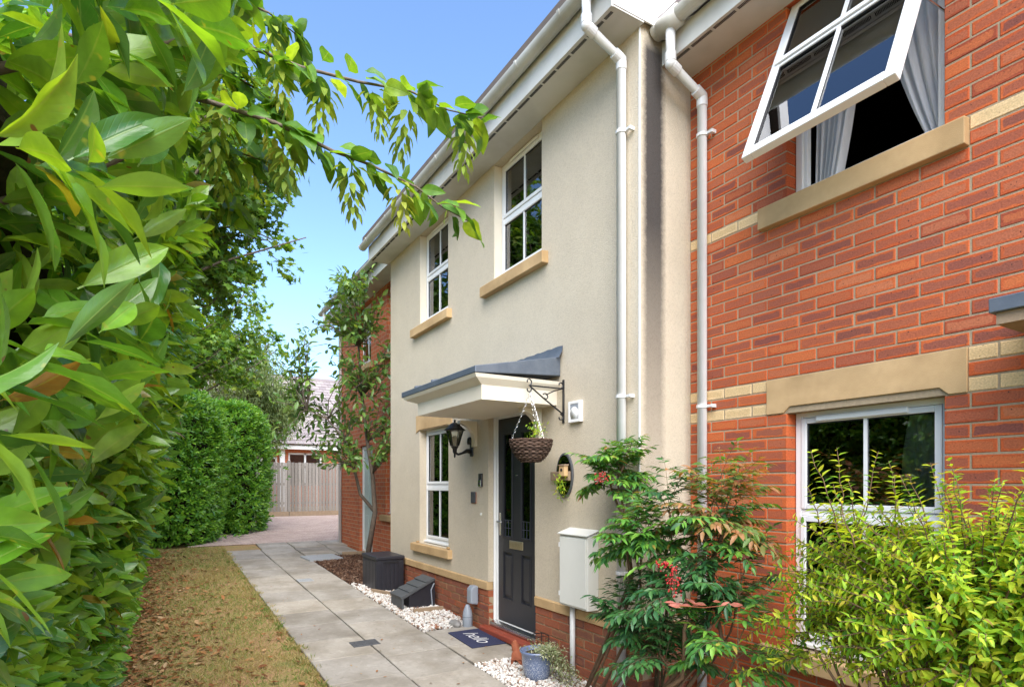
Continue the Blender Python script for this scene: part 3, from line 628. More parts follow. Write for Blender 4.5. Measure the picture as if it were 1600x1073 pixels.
# door
fr = MB(); fx0, fx1, fz0, fz1, fy = -5.305, -4.39, .13, 2.245, WY+.075
frame_ring(fr, fx0, fx1, fz0, fz1, fy, fy+.07, .052, .03); fr.box(fx0, fx0+.02, fy-.02, fy-.001, fz0, fz1); fr.box(fx0+.021, fx1, fy-.02, fy-.001, fz1-.03, fz1)
fo = fr.build('door_frame', M['upvc'], ch, bevel=.004)
dx0, dx1, dz0, dz1, dy = fx0+.054, fx1-.054, fz0+.034, fz1-.054, fy+.012
G1 = [onY(787,684,dy)[0], onY(800,684,dy)[0]]; G2 = [onY(815,684,dy)[0], onY(829,684,dy)[0]]
leafm = MB(); gz0, gz1 = 1.02, 2.03; pz0, pz1 = .40, .86
wall_sheet(leafm, dx0, dx1, dz0, dz1, [(G1[0],G1[1],gz0,gz1),(G2[0],G2[1],gz0,gz1),(G1[0],G1[1],pz0,pz1),(G2[0],G2[1],pz0,pz1)], dy, .016)
leafm.box(dx0, dx1, dy+.017, dy+.045, dz0, gz0-.02); leafm.box(dx0, G1[0]-.003, dy+.017, dy+.045, gz0-.02, dz1); leafm.box(G1[1]+.003, G2[0]-.003, dy+.017, dy+.045, gz0-.02, dz1); leafm.box(G2[1]+.003, dx1, dy+.017, dy+.045, gz0-.02, dz1); leafm.box(G1[0]-.003, G2[1]+.003, dy+.017, dy+.045, gz1+.02, dz1)
dr = leafm.build('door', M['door'], ch, label='dark anthracite panelled front door')
for q in (G1, G2):
    MB().box(q[0]+.022, q[1]-.022, dy+.004, dy+.0168, pz0+.03, pz1-.03).build('panel', M['door'], dr, bevel=.008)
    b4 = MB(); frame_ring(b4, q[0]-.012, q[1]+.012, pz0-.012, pz1+.012, dy-.005, dy-.0005, .012); b4.build('panel_moulding', M['door'], dr, bevel=.003)
    b3 = MB(); frame_ring(b3, q[0]-.016, q[1]+.016, gz0-.016, gz1+.016, dy-.009, dy-.0005, .018); b3.build('glazing_bead', M['door'], dr, bevel=.004)
    MB().box(q[0]-.004, q[1]+.004, dy+.010, dy+.014, gz0-.004, gz1+.004).build('pane', M['frost'], dr)
    l5 = MB()
    for k in range(3): xx = q[0]+(q[1]-q[0])*(k+.5)/3; l5.box(xx-.0015, xx+.0015, dy+.007, dy+.0095, gz0, gz0+.16)
    for zz in (.08, .16): l5.box(q[0], q[1], dy+.0065, dy+.0095, gz0+zz-.0015, gz0+zz+.0015)
    l5.build('leading', M['lead'], dr)
lx = (G1[0]+G2[1])/2
lb = MB().box(lx-.125, lx+.125, dy-.010, dy-.0008, .905, .985).build('letter_plate', M['brass'], dr, bevel=.005); MB().box(lx-.10, lx+.10, dy-.0145, dy-.0105, .92, .97).build('flap', M['brass'], lb, bevel=.004)
hx = dx0+.045
hd = MB().box(hx-.016, hx+.016, dy-.010, dy-.0008, 1.02, 1.25).build('handle', M['chrome'], dr, bevel=.005); MB().tube([(hx,dy-.005,1.16),(hx,dy-.05,1.16),(hx+.02,dy-.055,1.16),(hx+.11,dy-.055,1.158)], .009, 10).build('lever', M['chrome'], hd, smooth=True)
MB().lathe([(.009,-.006),(.009,0)], (lx, dy-.0008, 1.62), 12, axis=1).build('spyhole', M['chrome'], dr)
MB().prism([(fy-.06,.145),(fy-.004,.158),(fy-.004,.100),(fy-.06,.100)], fx0+.004, fx1).build('threshold', M['chrome'], ch, bevel=.003)
MB().prism([(WY-.06,.035),(WY+.07,.035),(WY+.07,.098),(WY-.045,.092),(WY-.06,.08)], -5.40, -4.36).build('doorstep', M['threshold'], ch, bevel=.006)
MB().box(-5.42, -4.35, WY-.02, WY+.08, -.2, .034).build('step_base', M['concrete'], ch)
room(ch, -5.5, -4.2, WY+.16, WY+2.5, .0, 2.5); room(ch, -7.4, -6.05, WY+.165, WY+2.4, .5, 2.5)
# canopy over the door
cn = MB(); bx0, bx1, by0 = -5.42, -4.10, 2.18
cn.box(bx0, bx1, by0, WY-.001, 2.20, 2.315)
rx0, rx1, ry0 = -5.645, -4.045, 2.095
prof = [(0, 2.3155), (.02, 2.335), (.05, 2.365), (.06, 2.393)]
ks = [(bx0-.0, bx1+.0, by0)]
for i, (e, z) in enumerate(prof): ks.append((bx0-e*3.4, bx1+e*.8, by0-e*1.35, z))
ring = [[(k[0], WY-.001, k[3]), (k[0], k[2], k[3]), (k[1], k[2], k[3]), (k[1], WY-.001, k[3])] for k in ks[1:]]
for r0, r1 in zip(ring[:-1], ring[1:]):
    for i in range(3): cn.quad(r0[i], r0[i+1], r1[i+1], r1[i])
cno = cn.build('canopy', M['canopy'], ch)
rf = MB(); rf.prism([(ry0,2.394),(WY-.002,2.44),(WY-.002,2.60),(ry0,2.447)], rx0, rx1)
rfo = rf.build('canopy_roof', M['lead'], cno, bevel=.006)
for x in (-5.35, -4.95): MB().tube([(x, ry0+.03, 2.452), (x, WY-.03, 2.595)], .024, 10).build('lead_roll', M['lead'], cno, smooth=True)
fl = MB(); nseg = 24
for i in range(nseg+1):
    x = rx0+.3+(rx1+.035-rx0-.3)*i/nseg; o1 = .006*math.sin(i*1.9); fl.v += [(x, WY-.05+o1, 2.585), (x, WY-.014+o1*.6, 2.64), (x, WY-.004, 2.69+.004*math.sin(i*2.3))]
for i in range(nseg):
    for k in range(2): a = 3*i+k; fl.f.append((a, a+3, a+4, a+1))
fl.build('flashing', M['lead'], cno, smooth=True)
for x in (-5.62, -4.40):                                                 # corbels
    arc = [(WY-.001,2.199),(WY-.20,2.199),(WY-.20,2.165)]+[(WY-.20+.165*math.sin(t*math.pi/2*1), 2.165-.165*(1-math.cos(t*math.pi/2))) for t in (.15,.3,.45,.6,.75,.9,1)]+[(WY-.035,1.93),(WY-.001,1.93)]
    MB().prism(arc, x, x+.075).build('corbel', M['canopy'], cno, bevel=.003)
# eaves
MB().box(-8.33, -3.055, 2.62, WY-.001, 4.732, 4.745).build('soffit', M['fascia'], ch)
MB().box(-8.34, -3.05, 2.60, 2.619, 4.722, 4.93).build('fascia', M['fascia'], ch, bevel=.002)
for x in (-8.345, -3.062): MB().prism([(2.62,4.746),(3.0,4.746),(3.3,5.14),(2.9,5.12),(2.62,4.93)], x, x+.012).build('eaves_end', M['upvc'], ch)
soffit_vents(ch, -8.3, -3.1, 2.635, 4.732)
gutter(ch, -8.42, -2.6, 2.54, 4.95, clips=[-8.1,-7.3,-6.5,-5.7,-4.9,-4.1,-3.5,-2.9])
roof(ch, -8.3, -3.02, 2.50, 4.96, 6.5, 7.72, M['rooftile'])
MB().prism([(2.5,4.925),(6.5,7.66),(6.5,7.80),(2.5,5.06)], -3.018, -2.998).build('bargeboard', M['upvc'], ch)
downpipe(ch, [(-3.24,2.54,4.90),(-3.24,2.54,4.69),(-3.24,2.855,4.57),(-3.24,2.855,-.05)], (4.05, 2.16, .9), WY)

# ================================================================== brick house on the right
bh = thing('brick_house', (-1.5, 3.4, gz(-1.5)), 'red brick house with buff stone sills and an open upstairs window', 'house')
BW = [(-2.31,-1.44,3.33,4.545), (-2.31,-1.44,.51,1.98)]
XR = 3.2
wm = MB(); wall_sheet(wm, -3.1, XR, -.4, 4.9, [(a-.004, b_+.004, c, d) for a, b_, c, d in BW], BY+.0035, .11)
wm.quad((XR,BY+.006,-.4),(XR,10.2,-.4),(XR,10.2,4.9),(XR,BY+.006,4.9)); wm.quad((-3.09,10.2,-.4),(XR,10.2,-.4),(XR,10.2,4.9),(-3.09,10.2,4.9))
bw = wm.build('wall', M['mortar'], bh)
stones = [(-2.49,-1.33,3.18,3.33), (-2.453,-1.337,1.98,2.205), (-2.49,-1.33,.39,.51)]
bl = lay(-3.098, XR, 1.98, -31, 35, -2.453, BW+stones)
place_bricks(bw, bl, BY, lambda n: M['buff'] if n in (0, 2, 17) else M['brick'])
sill(bh, -2.487, -1.333, BY-.05, BY+.10, 3.182, 3.329); sill(bh, -2.487, -1.333, BY-.05, BY+.10, .395, .509)
MB().prismy([(-2.45,1.982),(-2.33,1.982),(-2.29,2.02),(-1.46,2.02),(-1.42,1.982),(-1.34,1.982),(-1.34,2.202),(-2.45,2.202)], BY-.008, BY+.11).build('lintel', M['stone'], bh, bevel=.003)
MB().box(-2.30,-1.45,BY+.012,BY+.10,1.99,2.019).build('lintel_drip', M['upvc'], bh)
# ground floor window
sash_window(bh, -2.305, -1.445, .525, 1.985, BY+.085, .57, vent=False)
MB().box(-2.16, -1.64, BY+.06, BY+.08, 1.918, 1.95).build('trickle_vent', M['upvc'], bh, bevel=.006)
for a, b_ in ((-2.3,-2.0), (-1.78,-1.46)): curtain(bh, a, b_, BY+.215, .5, 2.05, amp=.018)
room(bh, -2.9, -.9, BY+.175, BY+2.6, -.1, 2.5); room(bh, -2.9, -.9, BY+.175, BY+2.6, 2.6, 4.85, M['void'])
# upstairs window: fixed frame, whole light hung at the top and pushed out
f = MB(); frame_ring(f, -2.305, -1.445, 3.345, 4.543, BY+.085, BY+.155, .045); f.box(-2.33, -1.42, BY+.03, BY+.084, 3.331, 3.353)
f.box(-2.262, -2.236, BY+.10, BY+.14, 3.391, 4.49); f.box(-1.512, -1.488, BY+.10, BY+.14, 3.391, 4.49)
ow = f.build('window', M['upvc'], bh, bevel=.004, label='white window with its top-hung light pushed wide open')
ca = .418; hy, hz = BY+.085, 4.53
def tilt(mb): 
    s_, c_ = math.sin(ca), math.cos(ca)
    mb.v = [(x, hy - (-z)*s_ - y*-1*c_*1.0 if False else hy + y*c_ + z*s_, hz + z*c_ - y*s_) for x, y, z in mb.v]; return mb
sa, sb, L = -2.30, -1.45, 1.205
s_ = MB(); frame_ring(s_, sa, sb, -L, 0, -.05, .0, .058); s_.box(sa+.058, sb-.058, -.048, -.002, -.545, -.465)
so_ = tilt(s_).build('sash', M['upvc'], ow, bevel=.005)
for c, d in ((-L+.058, -.545), (-.465, -.058)):
    k = MB(); frame_ring(k, sa+.058, sb-.058, c, d, -.040, -.030, .007); tilt(k).build('gasket', M['black'], ow)
    tilt(MB().box(sa+.059, sb-.059, -.030, -.026, c+.001, d-.001)).build('pane', M['glass'], ow)
    xm = (sa+sb)/2; tilt(MB().box(xm-.010, xm+.010, -.046, -.034, c+.0005, d-.0005)).build('glazing_bar', M['upvc'], ow)
tilt(MB().box(sa+.03, sb-.03, -.062, -.0505, -.525, -.49)).build('meeting_rail', M['upvc'], ow, bevel=.004)
tilt(MB().box(sa+.2, sb-.2, -.06, -.0505, -.05, -.02)).build('trickle_vent', M['upvc'], ow, bevel=.003)
for x in (-2.29, -1.46):
    MB().tube([(x, BY+.11, 3.95), (x, hy-.26, 3.93)], .006, 6).build('stay', M['chrome'], ow)
def drape(x0, x1, xb0, xb1, y, z0, z1, n=30):
    m = MB(); rows = 14
    for j in range(rows+1):
        v = j/rows; z = z1+(z0-z1)*v; e = v**1.8
        for i in range(n+1):
            a = x0+(xb0-x0)*e; b_ = x1+(xb1-x1)*e; x = a+(b_-a)*i/n
            m.v.append((x, y+.03*math.sin(i*1.3)+.015*math.sin(i*2.9+v*2), z))
    for j in range(rows):
        for i in range(n): a = j*(n+1)+i; m.f.append((a, a+1, a+n+2, a+n+1))
    return m.build('curtain', M['curtain'], bh, smooth=True)
drape(-2.26, -1.95, -2.25, -2.16, BY+.22, 3.2, 4.6); drape(-1.88, -1.46, -1.52, -1.46, BY+.22, 3.2, 4.6)
MB().box(-3.095, XR, 3.13, BY+.02, 4.542, 4.555).build('soffit', M['fascia'], bh)
MB().box(-3.096, XR, 3.11, 3.129, 4.53, 4.70).build('fascia', M['fascia'], bh, bevel=.002)
soffit_vents(bh, -3.05, XR, 3.145, 4.542)
gutter(bh, -3.07, XR, 3.04, 4.735, r=.062, clips=[-2.75,-1.9,-1.1,-.3])
tee = MB().tube([(-3.03,3.04,4.72),(-2.86,3.04,4.72)], .068, 16); tee.build('gutter_outlet', M['gutter'], bh, smooth=True)
downpipe(bh, [(-2.945,3.04,4.70),(-2.945,3.04,4.43),(-2.945,3.355,4.31),(-2.945,3.355,-.1)], (4.03, 2.09, .8), BY)
roof(bh, -3.08, XR, 3.02, 4.74, 6.9, 7.4, M['tile'])
# edge of the canopy over this house's own door
rc = MB().box(-1.09, .5, 2.95, BY-.001, 2.238, 2.298); rco = rc.build('canopy', M['lead'], bh, bevel=.004)
MB().box(-1.07, .48, 2.97, BY-.002, 2.19, 2.237).build('canopy_soffit', M['timber'], rco)

# ================================================================== brick house at the far end of the row
def brickwallmat():
    m, nd, lk, b = newmat('red_brick_courses'); geo = N(nd, 'ShaderNodeNewGeometry'); sp = N(nd, 'ShaderNodeSeparateXYZ'); lk.new(geo.outputs['Position'], sp.inputs[0])
    cb = N(nd, 'ShaderNodeCombineXYZ'); sm = N(nd, 'ShaderNodeMath', operation='ADD'); lk.new(sp.outputs[0], sm.inputs[0]); lk.new(sp.outputs[1], sm.inputs[1]); lk.new(sm.outputs[0], cb.inputs[0]); lk.new(sp.outputs[2], cb.inputs[1])
    t = N(nd, 'ShaderNodeTexBrick'); lk.new(cb.outputs[0], t.inputs['Vector']); t.inputs['Scale'].default_value = 1; t.inputs['Brick Width'].default_value = .225; t.inputs['Row Height'].default_value = .075; t.inputs['Mortar Size'].default_value = .005; t.inputs['Mortar Smooth'].default_value = .1
    t.inputs['Color1'].default_value = (.54,.14,.048,1); t.inputs['Color2'].default_value = (.40,.10,.042,1); t.inputs['Mortar'].default_value = (.45,.32,.20,1)
    lk.new(t.outputs[0], b.inputs['Base Color']); b.inputs['Roughness'].default_value = .85
    bp = N(nd, 'ShaderNodeBump'); bp.inputs['Strength'].default_value = .6; bp.inputs['Distance'].default_value = .006; bp.invert = True; lk.new(t.outputs['Fac'], bp.inputs['Height']); lk.new(bp.outputs[0], b.inputs['Normal'])
    return m
M['brickwall'] = brickwallmat()
fh = thing('end_brick_house', (-10.5, 3.4, gz(-10.5)), 'red brick end house with pale green door behind the young tree', 'house')
FW = [(-11.46,-10.66,.2,2.28), (-9.95,-9.1,1.02,2.2), (-11.5,-10.75,3.80,4.96), (-9.85,-9.0,3.78,4.96)]
wm = MB(); wall_sheet(wm, -12.87, -8.26, -.1, 5.2, FW, BY, .13)
wm.quad((-12.87,10.2,-.1),(-12.87,BY,-.1),(-12.87,BY,5.2),(-12.87,10.2,5.2)); wm.add([(-12.87,BY,5.2),(-12.87,10.2,5.2),(-12.87,6.8,7.8)], [(0,1,2)]); wm.quad((-8.26,10.2,-.1),(-12.87,10.2,-.1),(-12.87,10.2,5.2),(-8.26,10.2,5.2))
wm.build('wall', M['brickwall'], fh)
M['greendoor'] = surf('pale_green_door', (.52,.60,.57), (.48,.56,.53), rough=.4, scale=4)
frd = MB(); frame_ring(frd, -11.45, -10.67, .22, 2.27, BY+.05, BY+.11, .06); frd.build('door_frame', M['upvc'], fh)
fd = MB().box(-11.388, -10.732, BY+.07, BY+.10, .282, 2.208).build('door', M['greendoor'], fh)
for z0, z1 in ((.42,.95), (1.1,2.05)):
    for a, b_ in ((-11.32,-11.10), (-11.02,-10.80)): MB().box(a, b_, BY+.058, BY+.0695, z0, z1).build('panel', M['greendoor'], fd, bevel=.006)
for a, b_, c, d in FW[1:]:
    sash_window(fh, a+.004, b_-.004, c+.01, d-.004, BY+.08, .5); sill(fh, a-.16, b_+.1, BY-.055, BY+.078, c-.115, c-.001)
    room(fh, a-.2, b_+.2, BY+.16, BY+1.8, c-.2, d+.1)
MB().box(-12.95, -8.36, 3.12, BY-.001, 4.985, 5.0).build('soffit', M['fascia'], fh)
MB().box(-12.95, -8.36, 3.10, 3.119, 4.975, 5.16).build('fascia', M['fascia'], fh)
gutter(fh, -13.06, -8.37, 3.03, 5.20, clips=[-12.6,-11.8,-11,-10.2,-9.4])
roof(fh, -12.97, -8.36, 3.02, 5.21, 6.8, 7.86, M['rooftile'])
MB().tube([(-12.75,3.03,5.16),(-12.75,3.03,4.95),(-12.75,3.36,4.80),(-12.75,3.36,.3)], .034, 10).build('downpipe', M['pipe'], fh, smooth=True)

# ================================================================== fence and bungalow beyond the drive
fx = -19.75; fence = thing('board_fence', (fx, 5, gz(fx)), 'weathered grey closeboard fence across the end of the drive', 'fence')
M['board'] = multimat('silvered_fence_board', [(0,(.29,.265,.235)),(.4,(.21,.19,.165)),(.7,(.34,.31,.275)),(1,(.18,.16,.135))], bump=.4)
y = 1.2; i = 0
while y < 12:
    h = 1.72+random.uniform(-.012,.012); z0 = gz(fx)+.17
    b5 = MB().prismz([(fx, y), (fx, y+.096), (fx+.012, y+.096), (fx+.028, y)], z0, z0+h-.17); b5.build('board', M['board'], fence); y += .107; i += 1
for y in np.arange(1.2, 12, 2.4): MB().box(fx-.12, fx-.02, y-.05, y+.05, gz(fx)-.02, gz(fx)+1.78).build('post', M['board'], fence)
for y in np.arange(1.2, 12, 2.4): MB().box(fx-.02, fx+.02, y+.01, y+2.39, gz(fx)-.01, gz(fx)+.168).build('gravel_board', M['timber'], fence, bevel=.004)
for z in (.4, 1.0, 1.55): MB().box(fx-.07, fx-.003, 1.2, 12, gz(fx)+z, gz(fx)+z+.07).build('rail', M['board'], fence)
bg_ = thing('bungalow', (-26, 5, gz(-24)), 'brick bungalow with grey tiled roof behind the fence', 'house')
bzx, e0, ez = -24.6, gz(-24), 2.98
wm = MB(); BGW = [(2.9,4.05,1.5,2.62), (4.45,5.75,1.5,2.80)]
for (a, b_, c, d) in [(-2,2.9,e0-.1,ez),(2.9,4.05,e0-.1,1.5),(2.9,4.05,2.62,ez),(4.05,4.45,e0-.1,ez),(4.45,5.75,e0-.1,1.5),(4.45,5.75,2.80,ez),(5.75,13,e0-.1,ez)]: wm.box(bzx-.3, bzx, a, b_, c, d)
wm.build('wall', M['brickwall'], bg_)
for a, b_, c, d in BGW:
    f = MB()
    for p_, q_ in ((a, a+.07), (b_-.07, b_), ((a+b_)/2-.035, (a+b_)/2+.035)): f.box(bzx-.12, bzx-.04, p_, q_, c, d)
    f.box(bzx-.12, bzx-.04, a+.07, b_-.07, d-.07, d); wo = f.build('window', M['upvc'], bg_)
    MB().box(bzx-.09, bzx-.085, a+.07, b_-.07, c, d-.07).build('pane', M['glass'], wo); MB().box(bzx-.29, bzx-.28, a, b_, c, d).build('blind', M['dark'], wo)
MB().box(bzx+.30, bzx+.33, -2.2, 13.2, ez-.06, ez+.16).build('fascia', M['upvc'], bg_); MB().box(bzx, bzx+.30, -2.2, 13.2, ez-.05, ez-.03).build('soffit', M['upvc'], bg_)
MB().box(bzx+.02, bzx+.14, 4.12, 4.3, e0, ez-.06).build('downpipe', M['upvc'], bg_)
rs = math.radians(36); run = 4.6; slope = run/math.cos(rs)
MB().add([(bzx+.36,-2.3,ez+.10),(bzx+.36,13.3,ez+.10),(bzx+.36-run,13.3,ez+.10+run*math.tan(rs)),(bzx+.36-run,-2.3,ez+.10+run*math.tan(rs)),(bzx+.36-2*run,-2.3,ez+.1),(bzx+.36-2*run,13.3,ez+.1)], [(0,1,2,3),(3,2,5,4),(0,3,4),(1,5,2)]).build('roof_deck', M['dark'], bg_)
tT = (lambda w_, l_: MB().prismz([(0,-w_/2),(0,w_/2),(-l_,w_/2),(-l_,-w_/2)], 0, .022))(.29, .36)
tv = [(x, y, z+(.028 if x > -.01 else 0)) for x, y, z in tT.v]; tmm = bpy.data.meshes.new('tile'); M['tilev'] = multimat('grey_concrete_tile', [(0,(.24,.205,.205)),(.5,(.28,.245,.24)),(1,(.20,.17,.175))])
TT = (tv, tT.f, [(.5,.5)]*len(tv)); tp = []; row = 0; s_ = 0
while s_ < slope:
    y = -2.1+(.15 if row % 2 else 0)
    while y < 13.1: tp.append((bzx+.40-s_*math.cos(rs), y, ez+.115+s_*math.sin(rs))); y += .30
    s_ += .265; row += 1
tp = np.array(tp); px, py, zc = proj(tp); vis = (px > 395) & (px < 560); order = np.argsort(np.where(vis, zc, 1e9)); nn = min(300, int(vis.sum())); near, far = order[:nn], order[nn:]
tme = tmesh('roof_tile', TT, M['tilev']); tme.polygons.foreach_set('use_smooth', [False]*len(tme.polygons)); ry = Matrix.Rotation(rs, 4, 'Y')
for i in near:
    o = bpy.data.objects.new('roof_tile', tme); COL.objects.link(o); o.parent = bg_; o.location = Vector((tp[i]-ORG[bg_.name]).tolist()); o.rotation_euler = (random.gauss(0,.004), rs, random.gauss(0,.004))
R9 = np.array(ry.to_3x3()); scatter('roof_tile', TT, tp[far], np.tile(R9, (len(far),1,1)), np.ones(len(far)), M['tilev'], bg_, smooth=False, kind='stuff')
MB().tube([(bzx+.36-run,-2.3,ez+.13+run*math.tan(rs)),(bzx+.36-run,13.3,ez+.13+run*math.tan(rs))], .11, 8).build('ridge', M['tilev'], bg_)
# ================================================================== loose and fixed things along the front
def gpt(x, y, dz=0): return (x, y, gz(x)+dz)
# wall lantern
lx, lz = -5.66, 1.94
t = thing('wall_lantern', (lx, WY, lz), 'black coach lantern on the wall between window and front door', 'lantern')
MB().box(lx-.028, lx+.028, WY-.025, WY-.001, lz-.11, lz+.09).build('back_plate', M['iron'], t, bevel=.012)
MB().lathe([(.03,-.03),(.034,0),(.03,.035),(.012,.05)], (lx, WY-.03, lz+.05), 12).build('sensor', M['iron'], t, smooth=True)
ly = WY-.21
MB().tube([(lx,WY-.02,lz-.055),(lx,WY-.07,lz-.05),(lx,WY-.12,lz-.075),(lx,WY-.17,lz-.09),(lx,ly,lz-.07),(lx,ly,lz-.02)], [.03,.022,.014,.013,.016,.02], 10).build('arm', M['iron'], t, smooth=True)
MB().lathe([(.006,-.12),(.012,-.10),(.01,-.085),(.022,-.06),(.024,-.03),(.042,-.005),(.046,.0)], (lx, ly, lz-.005), 12).build('finial_base', M['iron'], t, smooth=True)
cage = MB(); b0, b1, z0, z1 = .044, .090, lz, lz+.16
for k in range(6):
    q = math.pi/3*k; cage.tube([(lx+b0*math.cos(q), ly+b0*math.sin(q), z0), (lx+b1*math.cos(q), ly+b1*math.sin(q), z1)], .0045, 5)
cage.build('cage', M['iron'], t)
gl = MB().lathe([(b0-.003, 0), (b1-.004, .159)], (lx, ly, z0), 6); gl.f = gl.f[:-2]; gl.build('glass', M['glass'], t)
MB().lathe([(.014,.0),(.016,.03),(.024,.055),(.026,.075),(.018,.10),(.004,.108)], (lx, ly, z0), 12).build('bulb', M['upvc'], t, smooth=True)
MB().lathe([(.112,.0),(.114,.008),(.094,.022),(.070,.045),(.050,.068),(.028,.080),(.010,.086),(.010,.098),(.013,.104),(.005,.116)], (lx, ly, z1), 12).build('cap', M['iron'], t, smooth=True)
# doorbell, plaque, small ring
bx_, bz_ = onY(752.5, 749, WY)
t = thing('doorbell', (bx_, WY, bz_), 'slim black and silver video doorbell left of the front door', 'doorbell')
MB().box(bx_-.032, bx_+.032, WY-.025, WY-.001, bz_-.075, bz_+.065).build('body', M['black'], t, bevel=.006)
MB().box(bx_-.029, bx_+.029, WY-.029, WY-.0255, bz_-.072, bz_-.005).build('cover', M['chrome'], t, bevel=.003)
MB().lathe([(.014,-.003),(.014,0)], (bx_, WY-.0292, bz_-.04), 14, axis=1).build('button', M['black'], t); MB().lathe([(.010,-.004),(.012,0)], (bx_, WY-.0255, bz_+.03), 12, axis=1).build('lens', M['iron'], t)
bx_, bz_ = onY(741, 777, WY)
t = thing('house_plaque', (bx_, WY, bz_), 'small square glass house plaque on the wall below the doorbell', 'plaque')
MB().box(bx_-.055, bx_+.055, WY-.012, WY-.001, bz_-.06, bz_+.06).build('backing', M['terracotta'], t, bevel=.003); MB().box(bx_-.04, bx_+.062, WY-.022, WY-.0125, bz_-.055, bz_+.062).build('face', M['slate'], t, bevel=.003)
bx_, bz_ = onY(752, 803, WY)
t = thing('bell_push', (bx_, WY, bz_), 'tiny oval cream bell push below the plaque', 'bell push'); MB().lathe([(.016,-.006),(.018,0)], (bx_, WY-.0008, bz_), 16, axis=1).build('plate', M['meter'], t, bevel=.002); MB().lathe([(.008,-.004),(.008,0)], (bx_, WY-.007, bz_), 12, axis=1).build('button', M['upvc'], t)
# flue vent
vx, vz = onY(902, 643, WY)
t = thing('wall_vent', (vx, WY, vz), 'white square plastic vent cowl on cream wall beside the downpipe', 'vent')
v = MB(); frame_ring(v, vx-.078, vx+.078, vz-.085, vz+.085, WY-.035, WY-.001, .024); v.box(vx-.054, vx+.054, WY-.006, WY-.001, vz-.061, vz+.061); v.build('frame', M['upvc'], t, bevel=.004)
MB().lathe([(.05,-.028),(.052,0),(.04,-.001),(.038,-.026)], (vx, WY-.007, vz-.012), 18, axis=1).build('spout', M['upvc'], t, smooth=True); MB().box(vx-.053, vx+.053, WY-.032, WY-.0065, vz+.018, vz+.060).build('flap', M['grey'], t)
# meter cabinet with its pipe
t = thing('meter_cabinet', (-3.72, WY, .565), 'white utility meter cabinet on the wall right of the front door', 'meter cabinet')
MB().prism([(2.79,.57),(2.899,.57),(2.899,1.165),(2.79,1.13)], -3.905, -3.545).build('cabinet', M['meter'], t, bevel=.006)
MB().box(-3.895, -3.558, 2.780, 2.7895, .585, 1.115).build('door', M['meter'], t, bevel=.004)
MB().prism([(2.772,1.134),(2.899,1.172),(2.899,1.185),(2.772,1.146)], -3.915, -3.535).build('lid', M['meter'], t, bevel=.004)
for z in (.66, 1.05): MB().box(-3.912, -3.898, 2.782, 2.80, z-.018, z+.018).build('hinge', M['upvc'], t)
MB().tube([(-3.83,2.862,.57),(-3.83,2.862,-.1)], .022, 12).build('pipe', M['pipe'], t, smooth=True)
# hanging basket: bracket, basket, plant
cx_ = -4.0
t = thing('basket_bracket', (cx_, WY, 2.05), 'black scrolled iron wall bracket holding the hanging basket', 'bracket')
def scroll(c, r, a0, a1, n=14, shrink=.55):
    return [(cx_, c[0]+r*(1-shrink*k/n)*math.cos(a0+(a1-a0)*k/n), c[1]+r*(1-shrink*k/n)*math.sin(a0+(a1-a0)*k/n)) for k in range(n+1)]
MB().box(cx_-.012, cx_+.012, WY-.010, WY-.001, 2.04, 2.40).build('back_plate', M['iron'], t, bevel=.002)
yb_ = 2.555
MB().tube([(cx_,WY-.01,2.325),(cx_,yb_,2.325)], .0065, 6).build('arm', M['iron'], t); MB().tube([(cx_,yb_+.01,2.32),(cx_,2.70,2.23),(cx_,WY-.01,2.115)], .0065, 6).build('brace', M['iron'], t)
for c, r, a0, a1 in (((yb_-.0,2.355),.03,-1.4,3.6), ((yb_-.0,2.295),.03,1.4,-3.6), ((2.865,2.355),.028,-1.6,3.4), ((2.865,2.085),.028,1.6,-3.4), ((2.715,2.245),.03,2.5,-2.6)):
    MB().tube(scroll(c, r, a0, a1), .0055, 6).build('scroll', M['iron'], t)
MB().tube([(cx_,2.72,2.262),(cx_,2.80,2.30),(cx_,2.875,2.322)], .0055, 6).build('stay', M['iron'], t)
by_, bzr = 2.575, 1.885
t = thing('hanging_basket', (cx_, by_, 1.72), 'dark woven wicker hanging basket with sparse plant by the front door', 'hanging basket')
M['rattan'] = multimat('dark_rattan', [(0,(.035,.022,.016)),(.5,(.085,.05,.035)),(1,(.15,.10,.075))], bump=.5)
wv = MB(); R0 = .165
for j in range(13):
    v_ = j/12; r = .075+(R0-.075)*(math.sin(v_*math.pi/2)**.8); z = bzr-.165+.165*v_
    n = 30; pts = [(cx_+(r+.006*(1 if (k+j) % 2 else -1))*math.cos(2*math.pi*k/n), by_+(r+.006*(1 if (k+j) % 2 else -1))*math.sin(2*math.pi*k/n), z+random.uniform(-.003,.003)) for k in range(n+1)]
    o = MB().tube(pts, .0085, 6).build('weave', M['rattan'], t, smooth=True)
MB().lathe([(.02,-.17),(.07,-.165),(.12,-.10),(.15,-.01),(.145,-.012),(.02,-.015)], (cx_, by_, bzr), 20).build('liner', M['soil'], t)
for k in range(12):
    q = 2*math.pi*k/12; MB().tube([(cx_+.077*math.cos(q), by_+.077*math.sin(q), bzr-.165), (cx_+.14*math.cos(q), by_+.14*math.sin(q), bzr-.085), (cx_+R0*math.cos(q), by_+R0*math.sin(q), bzr+.01)], .005, 5).build('stake', M['wicker'], t)
hook = np.array((cx_, yb_+.012, 2.265))
